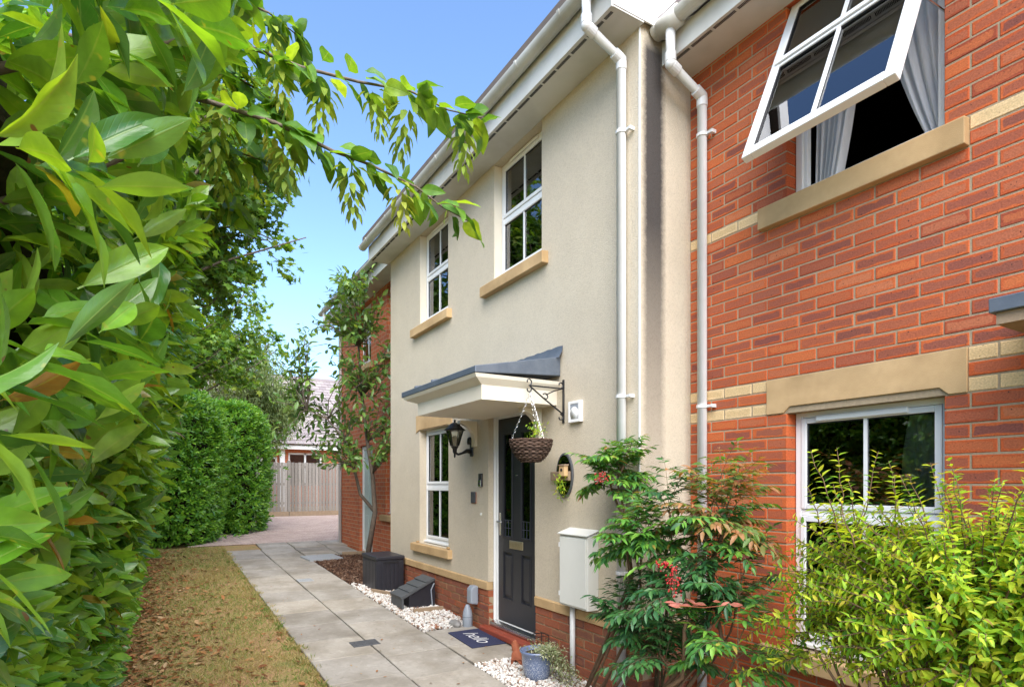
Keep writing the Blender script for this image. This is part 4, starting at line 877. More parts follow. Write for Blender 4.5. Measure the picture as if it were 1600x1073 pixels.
for k in range(3):
    q = 2*math.pi*k/3+math.radians(-115); e = np.array((cx_+.16*math.cos(q), by_+.16*math.sin(q), bzr)); c_ = MB(); nl = 18
    for i in range(nl):
        p, d = hook+(e-hook)*(i+.5)/nl, (e-hook)/nl
        ax = np.array((0,0,1.)) if i % 2 else np.cross(unit(d), (0,0,1.)); sd_ = unit(np.cross(d, ax))*.006
        c_.tube([p-d*.62, p-d*.3+sd_, p+d*.3+sd_, p+d*.62, p+d*.3-sd_, p-d*.3-sd_, p-d*.62], .0016, 4)
    c_.build('chain', M['chrome'], t)
MB().tube([hook+np.array((0,0,.03)), hook], .003, 6).build('hook', M['chrome'], t)
# oval wall ornament with bird box
ox, oz = onY(884, 742, WY)
t = thing('wall_planter', (ox, WY, oz), 'oval dark mirror planter with small nest box on cream wall', 'wall planter')
ov = [(ox+.115*math.cos(2*math.pi*k/28), oz+.185*math.sin(2*math.pi*k/28)) for k in range(28)]
MB().prismy(ov, WY-.018, WY-.001).build('oval_plate', M['slate'], t, bevel=.004)
MB().prismy([(ox+(x-ox)*.86, oz+(z-oz)*.9) for x, z in ov], WY-.0215, WY-.0185).build('mirror', M['glass'], t)
MB().box(ox-.16, ox+.10, WY-.045, WY-.022, oz-.045, oz+.03).build('shelf', M['timber'], t, bevel=.004)
nb = MB().box(ox+.02, ox+.095, WY-.085, WY-.046, oz-.01, oz+.075).build('nest_box', M['stone'], t, bevel=.004)
MB().lathe([(.013,-.003),(.013,0)], (ox+.057, WY-.0855, oz+.04), 12, axis=1).build('hole', M['black'], nb)
MB().prism([(WY-.092,oz+.076),(WY-.046,oz+.076),(WY-.046,oz+.088),(WY-.092,oz+.082)], ox+.012, ox+.103).build('roof', M['timber'], nb)
# storage box
x0, x1, y0, y1 = -8.22, -7.59, 2.465, 2.87; zb = gz(-8)
t = thing('storage_box', ((x0+x1)/2, (y0+y1)/2, zb), 'dark resin garden storage box with ribbed sides and lid by cream wall', 'storage box')
bd = MB().box(x0+.012, x1-.012, y0+.012, y1-.012, zb-.03, zb+.425); bd.build('body', M['box'], t, bevel=.008)
for k in range(9): xx = x0+.04+k*.063; MB().box(xx, xx+.050, y0+.004, y0+.0115, zb+.03, zb+.40).build('slat', M['box'], t, bevel=.003)
for k in range(6): yy = y0+.03+k*.059; MB().box(x1-.0115, x1-.004, yy, yy+.042, zb+.03, zb+.40).build('slat', M['box'], t, bevel=.003)
MB().box(x0, x1, y0, y1, zb+.426, zb+.475).build('lid', M['box'], t, bevel=.012); MB().box(x1-.003, x1+.004, y0+.10, y1-.10, zb+.385, zb+.41).build('handle_recess', M['black'], t, bevel=.002)
# black wedge box with stepped lid
t = thing('wedge_box', (-6.7, 2.7, gz(-6.7)), 'black plastic wedge-shaped box with stepped sloping lid against brick plinth', 'box')
zb = gz(-6.7)
MB().prism([(2.53,zb-.02),(2.86,zb-.02),(2.86,zb+.335),(2.80,zb+.34),(2.53,zb+.17)], -6.86, -6.56).build('body', M['box'], t, bevel=.006)
sl_, c0 = math.atan2(.20, .42), np.array((2.43, zb+.135))
for k in range(4):
    a = c0+np.array((math.cos(sl_), math.sin(sl_)))*k*.115; b_ = a+np.array((math.cos(sl_), math.sin(sl_)))*.122; nrm = np.array((-math.sin(sl_), math.cos(sl_)))
    MB().prism([tuple(a), tuple(b_), tuple(b_+nrm*.03), tuple(a+nrm*.045)], -6.90, -6.53).build('lid_slat', M['slate'], t, bevel=.004)
MB().prism([(2.43,zb+.03),(2.455,zb+.03),(2.455,zb+.16),(2.43,zb+.145)], -6.90, -6.53).build('lip', M['slate'], t, bevel=.004)
MB().tube([(-6.545,2.84,zb+.30),(-6.545,2.80,zb+.22),(-6.55,2.82,zb+.02)], .008, 6).build('strap', M['grey'], t)
# timber edging
for i, (x0, y0, x1, y1, lab) in enumerate(((-6.35,2.50,-6.33,2.86,'short pale timber edging board between wedge box and white gravel'), (-7.62,2.42,-7.30,2.60,'short timber edging board in gravel beside the storage box'),
        (-11.05,2.95,-11.0,3.36,'timber edging sleeper at far end of the bark bed'))):
    d = unit(np.array((x1-x0, y1-y0, 0.))); nn_ = np.array((-d[1], d[0], 0))*.014
    a, b_ = np.array((x0,y0,0)), np.array((x1,y1,0)); m = MB().prismz([tuple((a+nn_)[:2]), tuple((b_+nn_)[:2]), tuple((b_-nn_)[:2]), tuple((a-nn_)[:2])], -.02, .075).ground()
    m.build('edging_board', M['timber'], None, bevel=.003, label=lab, cat='edging board')
# doormat with white script
t = thing('doormat', gpt(-5.13, 2.70, .027), 'navy blue doormat with white script in front of the door', 'doormat')
dm = MB().box(-5.43, -4.87, 2.50, 2.86, .0265, .036).ground(); dm.rot(math.radians(-1.5), (-5.13, 2.7)); dm.build('mat', surf('navy_mat', (.022,.026,.065), (.03,.035,.085), rough=.95, scale=60, bump=.5, bscale=400), t, bevel=.003)
cu = bpy.data.curves.new('script', 'FONT'); cu.body = 'hello'; cu.size = .21; cu.shear = .35; cu.align_x = 'CENTER'; cu.align_y = 'CENTER'; cu.space_character = .92; cu.offset = -.0015
tmp = bpy.data.objects.new('tmp_script', cu); COL.objects.link(tmp); bpy.context.view_layer.update(); tme_ = bpy.data.meshes.new_from_object(tmp); bpy.data.objects.remove(tmp)
tme_.materials.clear(); tme_.materials.append(M['upvc']); so2 = bpy.data.objects.new('lettering', tme_); COL.objects.link(so2); so2.parent = t; so2.location = (-.02, -.02, .0112); so2.rotation_euler = (0, math.atan(.035), 0)
# grey bottle, stones, cat, pot, wire holder
t = thing('grey_bottle', gpt(-5.60, 2.80), 'pale grey plastic bottle standing against the brick plinth by the step', 'bottle')
MB().lathe([(.045,0),(.052,.01),(.053,.13),(.045,.18),(.026,.235),(.018,.25)], gpt(-5.6,2.81,.0), 16).build('bottle', M['grey'], t, smooth=True); MB().lathe([(.0525,0),(.0535,.002),(.0525,.006)], gpt(-5.6,2.81,.12), 16).build('band', M['black'], t)
t = thing('tap_cover', (-5.55, 2.86, .37), 'grey insulated tap cover on the brick plinth above the bottle', 'tap cover')
MB().prism([(2.80,.29),(2.889,.275),(2.889,.475),(2.83,.475),(2.80,.44)], -5.605, -5.50).build('shell', M['grey'], t, bevel=.015)
def rock(name, c, r, mat, label, cat='stone', seed=1):
    rr = random.Random(seed); m = MB().blob(gpt(c[0], c[1], r[2]*.75), r, 14, 9)
    ph = [rr.uniform(0, 6) for _ in range(6)]; cc = np.array(gpt(c[0], c[1], r[2]*.75))
    m.v = [tuple(cc+(np.array(v)-cc)*(1+.10*math.sin(9*v[0]/r[0]*.35+ph[0])+.08*math.sin(4*v[1]/r[1]+ph[1])+.06*math.sin(5*v[2]/r[2]+ph[2]))) for v in m.v]
    m.build(name, mat, None, smooth=True, label=label, cat=cat)
rock('river_stone', (-5.66, 2.70), (.085,.065,.05), M['pebblestone'], 'smooth grey river stone beside the bottle at the doorstep', seed=2)
rock('broken_brick', (-5.72, 2.50), (.07,.045,.028), M['plinthbrick'], 'dark reddish broken stone lying on white gravel near the mat', seed=5)
rock('broken_brick', (-5.72, 2.38), (.035,.03,.022), M['plinthbrick'], 'small brown stone on gravel edge nearest the path', seed=7)
t = thing('cat_figurine', gpt(-4.33, 2.66), 'small terracotta seated animal figurine beside the blue pot', 'figurine')
cb = bpy.data.meshes.new('body'); c0 = np.array((0,0,0))
skv = [(0,0,.02),(0,0,.07),(-.012,0,.12),(-.03,0,.165),(-.045,0,.19),(.03,.0,.02),(-.035,.025,.10),(-.05,.025,.01),(-.035,-.025,.10),(-.05,-.025,.01),(-.04,.022,.225),(-.04,-.022,.225),(.05,.03,.012)]
ske = [(0,1),(1,2),(2,3),(3,4),(0,5),(2,6),(6,7),(2,8),(8,9),(3,10),(3,11),(5,12)]
cb.from_pydata(skv, ske, []); cbo = bpy.data.objects.new('body', cb); COL.objects.link(cbo); cbo.parent = t; cbo.rotation_euler = (0,0,math.radians(35)); cbo.location = (0,0,-.005); cb.materials.append(M['terracotta'])
sk = cbo.modifiers.new('skin', 'SKIN'); cbo.modifiers.new('sub', 'SUBSURF').levels = 2; cbo.modifiers['sub'].render_levels = 2
for i, r in enumerate([.055,.05,.042,.034,.02,.05,.018,.016,.018,.016,.008,.008,.014]): cb.skin_vertices[0].data[i].radius = (r, r)
cb.skin_vertices[0].data[0].use_root = True
def glaze():
    m = surf('blue_glaze', (.10,.14,.25), (.16,.20,.31), rough=.25, scale=30, coat=.3); nd, lk = m.node_tree.nodes, m.node_tree.links; b = nd['Principled BSDF']; src = b.inputs['Base Color'].links[0].from_socket
    g_ = N(nd, 'ShaderNodeNewGeometry'); n = N(nd, 'ShaderNodeTexNoise'); n.inputs['Scale'].default_value = 130; n.inputs['Detail'].default_value = 2; lk.new(g_.outputs['Position'], n.inputs['Vector'])
    mr = N(nd, 'ShaderNodeMapRange'); lk.new(n.outputs['Fac'], mr.inputs[0]); mr.inputs[1].default_value = .52; mr.inputs[2].default_value = .60
    sp = N(nd, 'ShaderNodeSeparateXYZ'); lk.new(g_.outputs['Position'], sp.inputs[0]); zr = N(nd, 'ShaderNodeMapRange'); lk.new(sp.outputs[2], zr.inputs[0]); zr.inputs[1].default_value = .20; zr.inputs[2].default_value = .08; zr.inputs[4].default_value = .85
    q = N(nd, 'ShaderNodeMath', operation='MULTIPLY'); lk.new(mr.outputs[0], q.inputs[0]); lk.new(zr.outputs[0], q.inputs[1])
    x_ = N(nd, 'ShaderNodeMix', data_type='RGBA'); lk.new(q.outputs[0], x_.inputs[0]); lk.new(src, x_.inputs[6]); x_.inputs[7].default_value = (.42,.45,.50,1); lk.new(x_.outputs[2], b.inputs['Base Color']); return m
PX, PY = -3.98, 2.62
t = thing('plant_pot', gpt(PX, PY), 'speckled blue glazed plant pot with variegated trailing plant', 'plant pot')
MB().lathe([(.075,0),(.085,.004),(.11,.07),(.122,.16),(.128,.225),(.14,.235),(.14,.25),(.128,.252),(.118,.235),(.105,.215),(.01,.21)], gpt(PX,PY,-.005), 28).build('pot', glaze(), t, smooth=True)
MB().lathe([(.11,0),(.10,.012),(.01,.018)], gpt(PX,PY,.205), 20).build('compost', M['soil'], t)
wx, wy = -4.24, 2.82
t = thing('wire_holder', gpt(wx, wy), 'black wire lantern frame standing behind the blue pot', 'lantern frame')
wf = MB(); s4 = .055; zg = gz(wx)
for dx in (-s4, s4):
    for dy in (-s4, s4): wf.tube([(wx+dx,wy+dy,zg),(wx+dx,wy+dy,zg+.27)], .004, 5)
wf.build('post_frame', M['iron'], t)
for z in (.005, .09, .27):
    rg = MB(); rg.tube([(wx-s4,wy-s4,zg+z),(wx+s4,wy-s4,zg+z),(wx+s4,wy+s4,zg+z),(wx-s4,wy+s4,zg+z),(wx-s4,wy-s4,zg+z)], .0045, 5); rg.build('ring', M['iron'], t)
bars = MB()
for k in range(5): xx = wx-s4+2*s4*(k+.5)/5; bars.tube([(xx,wy-s4,zg),(xx,wy-s4,zg+.12)], .003, 4); bars.tube([(wx+s4,wy-s4+2*s4*(k+.5)/5,zg),(wx+s4,wy-s4+2*s4*(k+.5)/5,zg+.12)], .003, 4)
bars.build('grille', M['iron'], t)
# covers in the paving
M['cover'] = surf('cast_iron_cover', (.06,.062,.07), (.085,.087,.09), rough=.6, scale=40, bump=.4, bscale=120)
M['galv'] = surf('galvanised_cover', (.36,.37,.37), (.28,.29,.30), rough=.55, scale=25, bump=.4, bscale=90)
def cover(x0, x1, y0, y1, mat, lab, name='drain_cover', rot=0, lift=0.0):
    xc, yc = (x0+x1)/2, (y0+y1)/2; t = thing(name, gpt(xc, yc, .027), lab, 'drain cover')
    f_ = MB(); frame_ring_h(f_, x0, x1, y0, y1, .024, .031+lift, .014); f_.rot(rot, (xc, yc)).ground().build('frame', mat, t)
    MB().box(x0+.016, x1-.016, y0+.016, y1-.016, .02, .0295+lift).rot(rot, (xc, yc)).ground().build('plate', mat, t)
    rb_ = MB(); n = 7
    for k in range(n): xx = x0+.03+(x1-x0-.06)*(k+.5)/n; rb_.box(xx-.005, xx+.005, y0+.03, y1-.03, .0297+lift, .0325+lift)
    rb_.rot(rot, (xc, yc)).ground().build('tread_pattern', mat, t, kind='stuff')
def frame_ring_h(mb, x0, x1, y0, y1, z0, z1, t):
    mb.box(x0, x0+t, y0, y1, z0, z1); mb.box(x1-t, x1, y0, y1, z0, z1); mb.box(x0+t, x1-t, y0, y0+t, z0, z1); mb.box(x0+t, x1-t, y1-t, y1, z0, z1)
cover(-5.57, -5.40, 1.55, 1.80, M['cover'], 'small dark rectangular drain cover in the nearest paving')
cover(-8.93, -8.72, 1.72, 1.93, M['galv'], 'small pale square drain cover halfway along the path')
cover(-11.05, -10.50, 2.22, 2.80, M['galv'], 'large grey inspection cover lying at the edge of the bark bed', lift=.02, rot=.1)
# bark bed and gravel: stuff
M['chips'] = multimat('bark_chips', [(0,(.045,.022,.014)),(.5,(.085,.042,.024)),(.8,(.14,.075,.045)),(1,(.22,.15,.11))])
M['white_stones'] = multimat('white_chippings', [(0,(.62,.58,.53)),(.55,(.72,.70,.66)),(.8,(.50,.43,.37)),(.92,(.34,.22,.15)),(1,(.20,.12,.09))])
bed = MB(); strip(bed, -11.02, -8.15, 2.325, 3.39, .006); strip(bed, -8.15, -5.63, 2.325, 2.895, .006); strip(bed, -4.49, 3.0, 2.325, 3.40, .006)
bed.build('planting_bed', M['soil'], None, kind='structure')
def randrot(n):
    q = RNG.normal(size=(n,4)); q /= np.linalg.norm(q, axis=1, keepdims=True); a, b, c, d = q.T
    return np.stack([np.stack([1-2*(c*c+d*d), 2*(b*c-a*d), 2*(b*d+a*c)], -1), np.stack([2*(b*c+a*d), 1-2*(b*b+d*d), 2*(c*d-a*b)], -1), np.stack([2*(b*d-a*c), 2*(c*d+a*b), 1-2*(b*b+c*c)], -1)], 1)
def bedfill(name, n, x0, x1, y0, y1, s0, s1, mat, T, thick=.02, keep=None, label=None, flat=None):
    p = np.stack([RNG.uniform(x0,x1,n), RNG.uniform(y0,y1,n), np.zeros(n)], 1)
    if keep is not None: p = p[keep(p)]
    n = len(p); p[:,2] = np.array([gz(q) for q in p[:,0]])+.008+RNG.random(n)*thick
    sc = RNG.uniform(s0,s1,n); sc3 = np.stack([sc, sc, sc*(flat or 1)], 1)
    scatter(name, T, p, randrot(n), sc3, mat, None, smooth=False, kind='stuff', label=label)
bedfill('bark_mulch', 5200, -11.0, -8.0, 2.33, 3.38, .02, .06, M['chips'], pebble_T(), .02, label='dark brown bark mulch in the bed by the young tree', flat=.5)
bedfill('white_gravel', 5200, -8.3, -5.63, 2.32, 2.89, .018, .042, M['white_stones'], pebble_T(), .03, keep=lambda p: (p[:,1]-2.32) < .06+.5*np.clip((p[:,0]+8.3)/1.0, 0, 1), label='white stone chippings between path and brick plinth')
bedfill('white_gravel', 3600, -4.49, -3.2, 2.32, 2.89, .016, .036, M['white_stones'], pebble_T(), .025, label='white stone chippings around the blue pot')
bedfill('leaf_mould', 1500, -3.3, 1.0, 2.33, 3.35, .02, .05, M['chips'], pebble_T(), .02, label='dark soil and bark under the wall shrubs', flat=.4)
# ================================================================== vegetation
LAUREL = [(0,(.04,.145,.018)),(.3,(.085,.245,.022)),(.65,(.17,.37,.03)),(.97,(.26,.46,.04)),(.985,(.28,.24,.03)),(1,(.26,.14,.03))]
M['laurel'] = leafmat('laurel_leaf', LAUREL, rough=.26, transl=.40, vein=.34, spots=.85, spec=.75)
M['laurel_far'] = leafmat('laurel_leaf_far', [(0,(0.047,0.162,0.019)),(.5,(0.101,0.270,0.027)),(.85,(0.189,0.392,0.038)),(1,(0.270,0.486,0.054))], rough=.36, transl=.36, vein=.15, spec=.5)
M['hornbeam'] = leafmat('hornbeam_leaf', [(0,(0.044,0.131,0.022)),(.4,(0.081,0.206,0.025)),(.8,(0.163,0.325,0.031)),(1,(0.250,0.388,0.037))], rough=.45, transl=.42, vein=.3, spec=.4)
M['catkin'] = leafmat('hornbeam_bract', [(0,(.16,.25,.03)),(.6,(.27,.38,.045)),(1,(.34,.36,.06))], rough=.6, transl=.45, vein=.15, spec=.3)
M['maple'] = leafmat('maple_leaf', [(0,(0.048,0.132,0.017)),(.5,(0.103,0.218,0.028)),(.85,(0.179,0.332,0.039)),(1,(0.275,0.350,0.048))], rough=.45, transl=.45, vein=0, spec=.4)
M['birch'] = leafmat('birch_leaf', [(0,(0.117,0.187,0.069)),(.5,(0.179,0.259,0.103)),(1,(0.276,0.360,0.166))], rough=.5, transl=.4, vein=0, spec=.4)
M['sapling'] = leafmat('evergreen_sapling_leaf', [(0,(0.050,0.128,0.031)),(.5,(0.101,0.210,0.044)),(.85,(0.173,0.300,0.055)),(1,(0.245,0.360,0.094))], rough=.34, transl=.30, vein=.25, spec=.55)
M['nandina'] = leafmat('nandina_leaflet', [(0,(0.026,0.118,0.032)),(.35,(0.060,0.203,0.040)),(.7,(0.128,0.328,0.043)),(.95,(0.209,0.406,0.057)),(1,(0.419,0.156,0.057))], rough=.4, transl=.32, vein=.2, spec=.45)
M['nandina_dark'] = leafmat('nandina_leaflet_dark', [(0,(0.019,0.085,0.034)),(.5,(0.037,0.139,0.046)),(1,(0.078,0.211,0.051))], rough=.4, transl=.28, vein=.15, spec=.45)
M['nandina_pink'] = leafmat('nandina_leaflet_pink', [(0,(.42,.10,.075)),(1,(.50,.15,.10))], rough=.5, transl=.3, vein=.2, tcol=(1.3,.9,.8))
M['nandina_bronze'] = leafmat('nandina_leaflet_bronze', [(0,(.10,.20,.04)),(.45,(.16,.24,.05)),(.6,(.34,.17,.07)),(1,(.40,.20,.10))], rough=.5, transl=.35, vein=.1)
M['golden'] = leafmat('golden_shrub_leaf', [(0,(.07,.22,.018)),(.2,(.17,.37,.022)),(.45,(.32,.51,.03)),(.75,(.48,.60,.04)),(.96,(.58,.60,.05)),(.985,(.55,.45,.07)),(1,(.22,.12,.05))], rough=.48, transl=.40, vein=.2, spec=.35)
M['variegated'] = leafmat('variegated_leaf', [(0,(.14,.20,.08)),(.4,(.26,.32,.16)),(.7,(.44,.47,.32)),(1,(.55,.55,.42))], rough=.5, transl=.3, vein=0)
M['berry'] = surf('red_berry', (.40,.012,.015), (.32,.008,.012), rough=.3, scale=20)
M['litter'] = leafmat('fallen_leaf', [(0,(.10,.04,.018)),(.3,(.20,.075,.03)),(.6,(.30,.13,.05)),(.85,(.36,.20,.09)),(1,(.42,.30,.18))], rough=.8, transl=.1, vein=.1, spec=.2)
M['blade'] = leafmat('grass_blade', [(0,(.10,.19,.028)),(.3,(.20,.25,.055)),(.55,(.36,.28,.115)),(1,(.48,.37,.20))], rough=.7, transl=.25, vein=0, spec=.2)
LT = [leaf_T(9,2,.34,.5,.30,.16,.10), leaf_T(9,2,.38,.46,.22,.30,.16), leaf_T(9,2,.31,.52,.35,.08,.06)]
LTlo = [leaf_T(4,1,.38,.48,.28,.22), leaf_T(4,1,.33,.5,.3,.10)]
def rows(a): return np.asarray(a, float)
def shoots(base, axis, nl, length, spread=.9, lean_up=.25, stem=.12, droop=.12):
    """whorled shoots: base (N,3), axis (N,3) -> leaf positions, directions, normals, sizes"""
    P0, D0, N0, S0 = [], [], [], []
    axis = unit(axis); ref = np.where(np.abs(axis[:,2:3]) < .9, np.array([[0,0,1.]]), np.array([[1.,0,0]]))
    u = unit(np.cross(axis, ref)); v = np.cross(axis, u); n = len(base)
    ph0 = RNG.uniform(0, 6.28, n)
    for k in range(nl):
        f = (k+1)/nl; ph = ph0+k*2.4+RNG.normal(0,.25,n)
        rad = np.cos(ph)[:,None]*u+np.sin(ph)[:,None]*v
        sp = spread*(1.05-.6*f)+RNG.normal(0,.12,n); d = unit(axis*np.cos(sp)[:,None]+rad*np.sin(sp)[:,None]+np.array([0,0,-droop]))
        nrm = unit(axis*.8-rad*.2+np.array([0,0,lean_up])+RNG.normal(0,.18,(n,3)))
        P0.append(base+axis*(stem*f)[None] if np.isscalar(stem) and False else base+axis*(stem*f)); D0.append(d); N0.append(nrm); S0.append(length*(1.05-.35*f)*RNG.uniform(.75,1.15,n))
    return np.concatenate(P0), np.concatenate(D0), np.concatenate(N0), np.concatenate(S0)
# ---------------------------------------------------------------- laurel hedge along the lawn
def interp(z, zs, vs): return np.interp(z, zs, vs)
HT = 2.75
def face_y(x, z):
    nearb = np.clip((x+6.0)/4.0, 0, 1)                                   # it bulges out towards the near end
    lo = interp(z, [0,.5,1,1.5,2.0,2.4,2.75], [-.42,-.36,-.32,-.26,-.20,-.20,-.45]); hi = interp(z, [0,.5,1,1.4,1.9,2.3,2.75], [-.46,-.42,-.34,-.20,-.06,.02,-.15])
    return lo+(hi-lo)*nearb+.06*np.sin(x*2.3+z*1.7)+.04*np.sin(x*5.1-z*3.0)
hedge = thing('laurel_hedge', (-6, -.8, gz(-6)), 'tall glossy cherry laurel hedge running along the left of the lawn', 'hedge')
def hedge_shoots(n, x0, x1, z0=-.05, z1=HT, inset=0.0):
    x = RNG.uniform(x0, x1, n); z = z0+(z1-z0)*RNG.random(n)+np.array([gz(q) for q in x]); y = face_y(x, z)-inset-RNG.exponential(.05, n)
    return np.stack([x, y, z], 1)
# far and middle stretch
p = hedge_shoots(8000, -12.6, -1.9); ax = np.stack([RNG.normal(.08,.35,len(p)), np.full(len(p),.75), RNG.normal(.35,.35,len(p))], 1)
lp, ld, ln, ls = shoots(p, ax, 7, .125, spread=1.0, lean_up=.35, stem=.13)
p2 = hedge_shoots(1500, -12.6, -.9, inset=.16); ax2 = np.stack([RNG.normal(0,.4,len(p2)), np.full(len(p2),.6), RNG.normal(.3,.4,len(p2))], 1)
q = shoots(p2, ax2, 6, .14, spread=1.1, stem=.12)
# hedge top
pt = np.stack([RNG.uniform(-12.6,-.3,1300), RNG.uniform(-1.5,-.25,1300), np.zeros(1300)], 1); pt[:,2] = HT+np.array([gz(a) for a in pt[:,0]])-.02+.12*np.sin(pt[:,0]*1.9)+RNG.normal(0,.05,1300)
q3 = shoots(pt, np.stack([RNG.normal(0,.4,1300), RNG.normal(.15,.4,1300), np.ones(1300)], 1), 7, .13, stem=.14)
A = [np.concatenate(t_) for t_ in zip((lp, ld, ln, ls), q, q3)]
scatter('foliage', LTlo[0], A[0][::2], frames(A[1][::2], A[2][::2]), A[3][::2], M['laurel'], hedge, kind='stuff'); scatter('foliage', LTlo[1], A[0][1::2], frames(A[1][1::2], A[2][1::2]), A[3][1::2], M['laurel'], hedge, kind='stuff')
# near stretch, leaf by leaf
pn = hedge_shoots(1300, -3.6, -.62, z0=.1, z1=3.1)
axn = np.stack([RNG.normal(-.05,.3,len(pn)), np.full(len(pn),.9), RNG.normal(-.05,.3,len(pn))], 1)
lp, ld, ln, ls = shoots(pn, axn, 8, .122, spread=.9, lean_up=.7, stem=.14, droop=.08)
ls = ls*np.interp(lp[:,2], [0,.9,1.7], [.58,.72,1.0])
tip = lp+ld*ls[:,None]
def in_front(pts, lim):
    px, py, zc = proj(pts); edge = np.interp(py, [-400,0,60,130,250,420,600,700,900,1000,1100], lim); return (zc > .33) & (px < edge)
LIM = [430,430,425,335,300,275,265,170,110,85,60]
ok = in_front(tip, LIM) & in_front(lp, LIM); lp, ld, ln, ls = lp[ok], ld[ok], ln[ok], ls[ok]
leaves(hedge, 'leaf', 'foliage', LT, lp, frames(ld, ln), ls, M['laurel'], n_obj=300)
# an overhanging spray of the same laurel close above the camera
Pb = [at(*q_) for q_ in ((-60,120,.80),(60,95,.86),(170,90,.92),(260,70,.98),(340,45,1.02))]; Pb2 = [at(*q_) for q_ in ((-60,330,.85),(60,300,.95),(150,270,1.02),(220,230,1.1))]
tw = MB().tube(Pb, [.008,.007,.006,.005,.003], 6); tw.build('twig', M['twig'], hedge, smooth=True); MB().tube(Pb2, [.007,.006,.005,.003], 6).build('twig', M['twig'], hedge, smooth=True)
sp_, sd_, sn_, ss_ = [], [], [], []
def spray(pts, nleaf, L0, up):
    pts = np.array(pts)
    for k in range(nleaf):
        f = (k+.5)/nleaf*(len(pts)-1); i = int(f); i = min(i, len(pts)-2); p0 = pts[i]+(pts[i+1]-pts[i])*(f-i); t0 = unit(pts[i+1]-pts[i]); side = unit(np.cross(t0, (0,0,1.)))*(1 if k % 2 else -1)
        sp_.append(p0); sd_.append(unit(t0*.75+side*random.uniform(.25,.8)+np.array((0,0,random.uniform(-.5,.0))))); sn_.append(unit(np.array((random.uniform(-.3,.3),random.uniform(-.3,.3),1.))+t0*up)); ss_.append(L0*random.uniform(.8,1.15))
spray(Pb, 13, .165, .2); spray(Pb2, 11, .145, .3)
for (a, b, zc) in ((20,480,.95),(30,620,1.0),(60,560,1.1),(-10,700,.95),(40,800,1.0),(20,930,1.05),(70,1010,1.25),(110,640,1.3),(130,440,1.25),(0,380,.9)):
    c0 = at(a, b, zc)
    for k in range(5):
        sp_.append(c0+RNG.normal(0,.02,3)); sd_.append(unit(at(a+140, b+random.uniform(-70,120), zc+random.uniform(-.12,.2))-c0+RNG.normal(0,.06,3))); sn_.append(unit(np.array((.25,-.1,1.))+RNG.normal(0,.3,3))); ss_.append(random.uniform(.095,.135))
sp_, sd_, sn_, ss_ = map(np.array, (sp_, sd_, sn_, ss_)); tip = sp_+sd_*ss_[:,None]; LIM2 = [445,440,430,345,300,285,275,200,120,90,70]; ok = in_front(tip, LIM2)
fo_ = thing('laurel_spray', tuple(Pb[0]), 'large bright laurel leaves hanging close at the upper left', 'laurel branch')
leaves(fo_, 'leaf', 'foliage', [leaf_T(14,3,.40,.5,.16,.14,.10), leaf_T(14,3,.37,.48,.22,.24,.14)], sp_[ok], frames(sd_[ok], sn_[ok]), ss_[ok], M['laurel'], n_obj=200)
for o in list(bpy.data.objects):
    if o.name.startswith('twig') and o.parent == hedge: o.parent = fo_; o.location = Vector((ORG[hedge.name]-ORG[fo_.name]).tolist())
# dark interior of the hedge: stems and shaded mass
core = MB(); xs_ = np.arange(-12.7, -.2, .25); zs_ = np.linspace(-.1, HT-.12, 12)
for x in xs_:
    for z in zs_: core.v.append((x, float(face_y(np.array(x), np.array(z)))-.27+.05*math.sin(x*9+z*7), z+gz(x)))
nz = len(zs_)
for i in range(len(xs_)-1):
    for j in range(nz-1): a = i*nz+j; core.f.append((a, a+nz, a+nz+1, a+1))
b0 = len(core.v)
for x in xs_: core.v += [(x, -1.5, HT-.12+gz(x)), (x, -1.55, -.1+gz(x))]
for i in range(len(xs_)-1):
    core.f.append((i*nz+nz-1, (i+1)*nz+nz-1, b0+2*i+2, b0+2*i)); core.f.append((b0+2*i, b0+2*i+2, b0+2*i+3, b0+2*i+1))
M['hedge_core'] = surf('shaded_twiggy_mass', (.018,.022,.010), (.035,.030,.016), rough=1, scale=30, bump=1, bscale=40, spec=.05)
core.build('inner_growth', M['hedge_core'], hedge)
st = MB()
for k in range(60):
    x = RNG.uniform(-12.4,-.8); y = float(face_y(np.array(x), np.array(.3)))-.2+RNG.normal(0,.05); st.tube([(x,y,gz(x)-.05),(x+RNG.normal(0,.1),y+.06,gz(x)+.35),(x+RNG.normal(0,.2),y+.12,gz(x)+.8)], [.014,.011,.006], 5)
st.build('stems', M['bark'], hedge, kind='stuff')
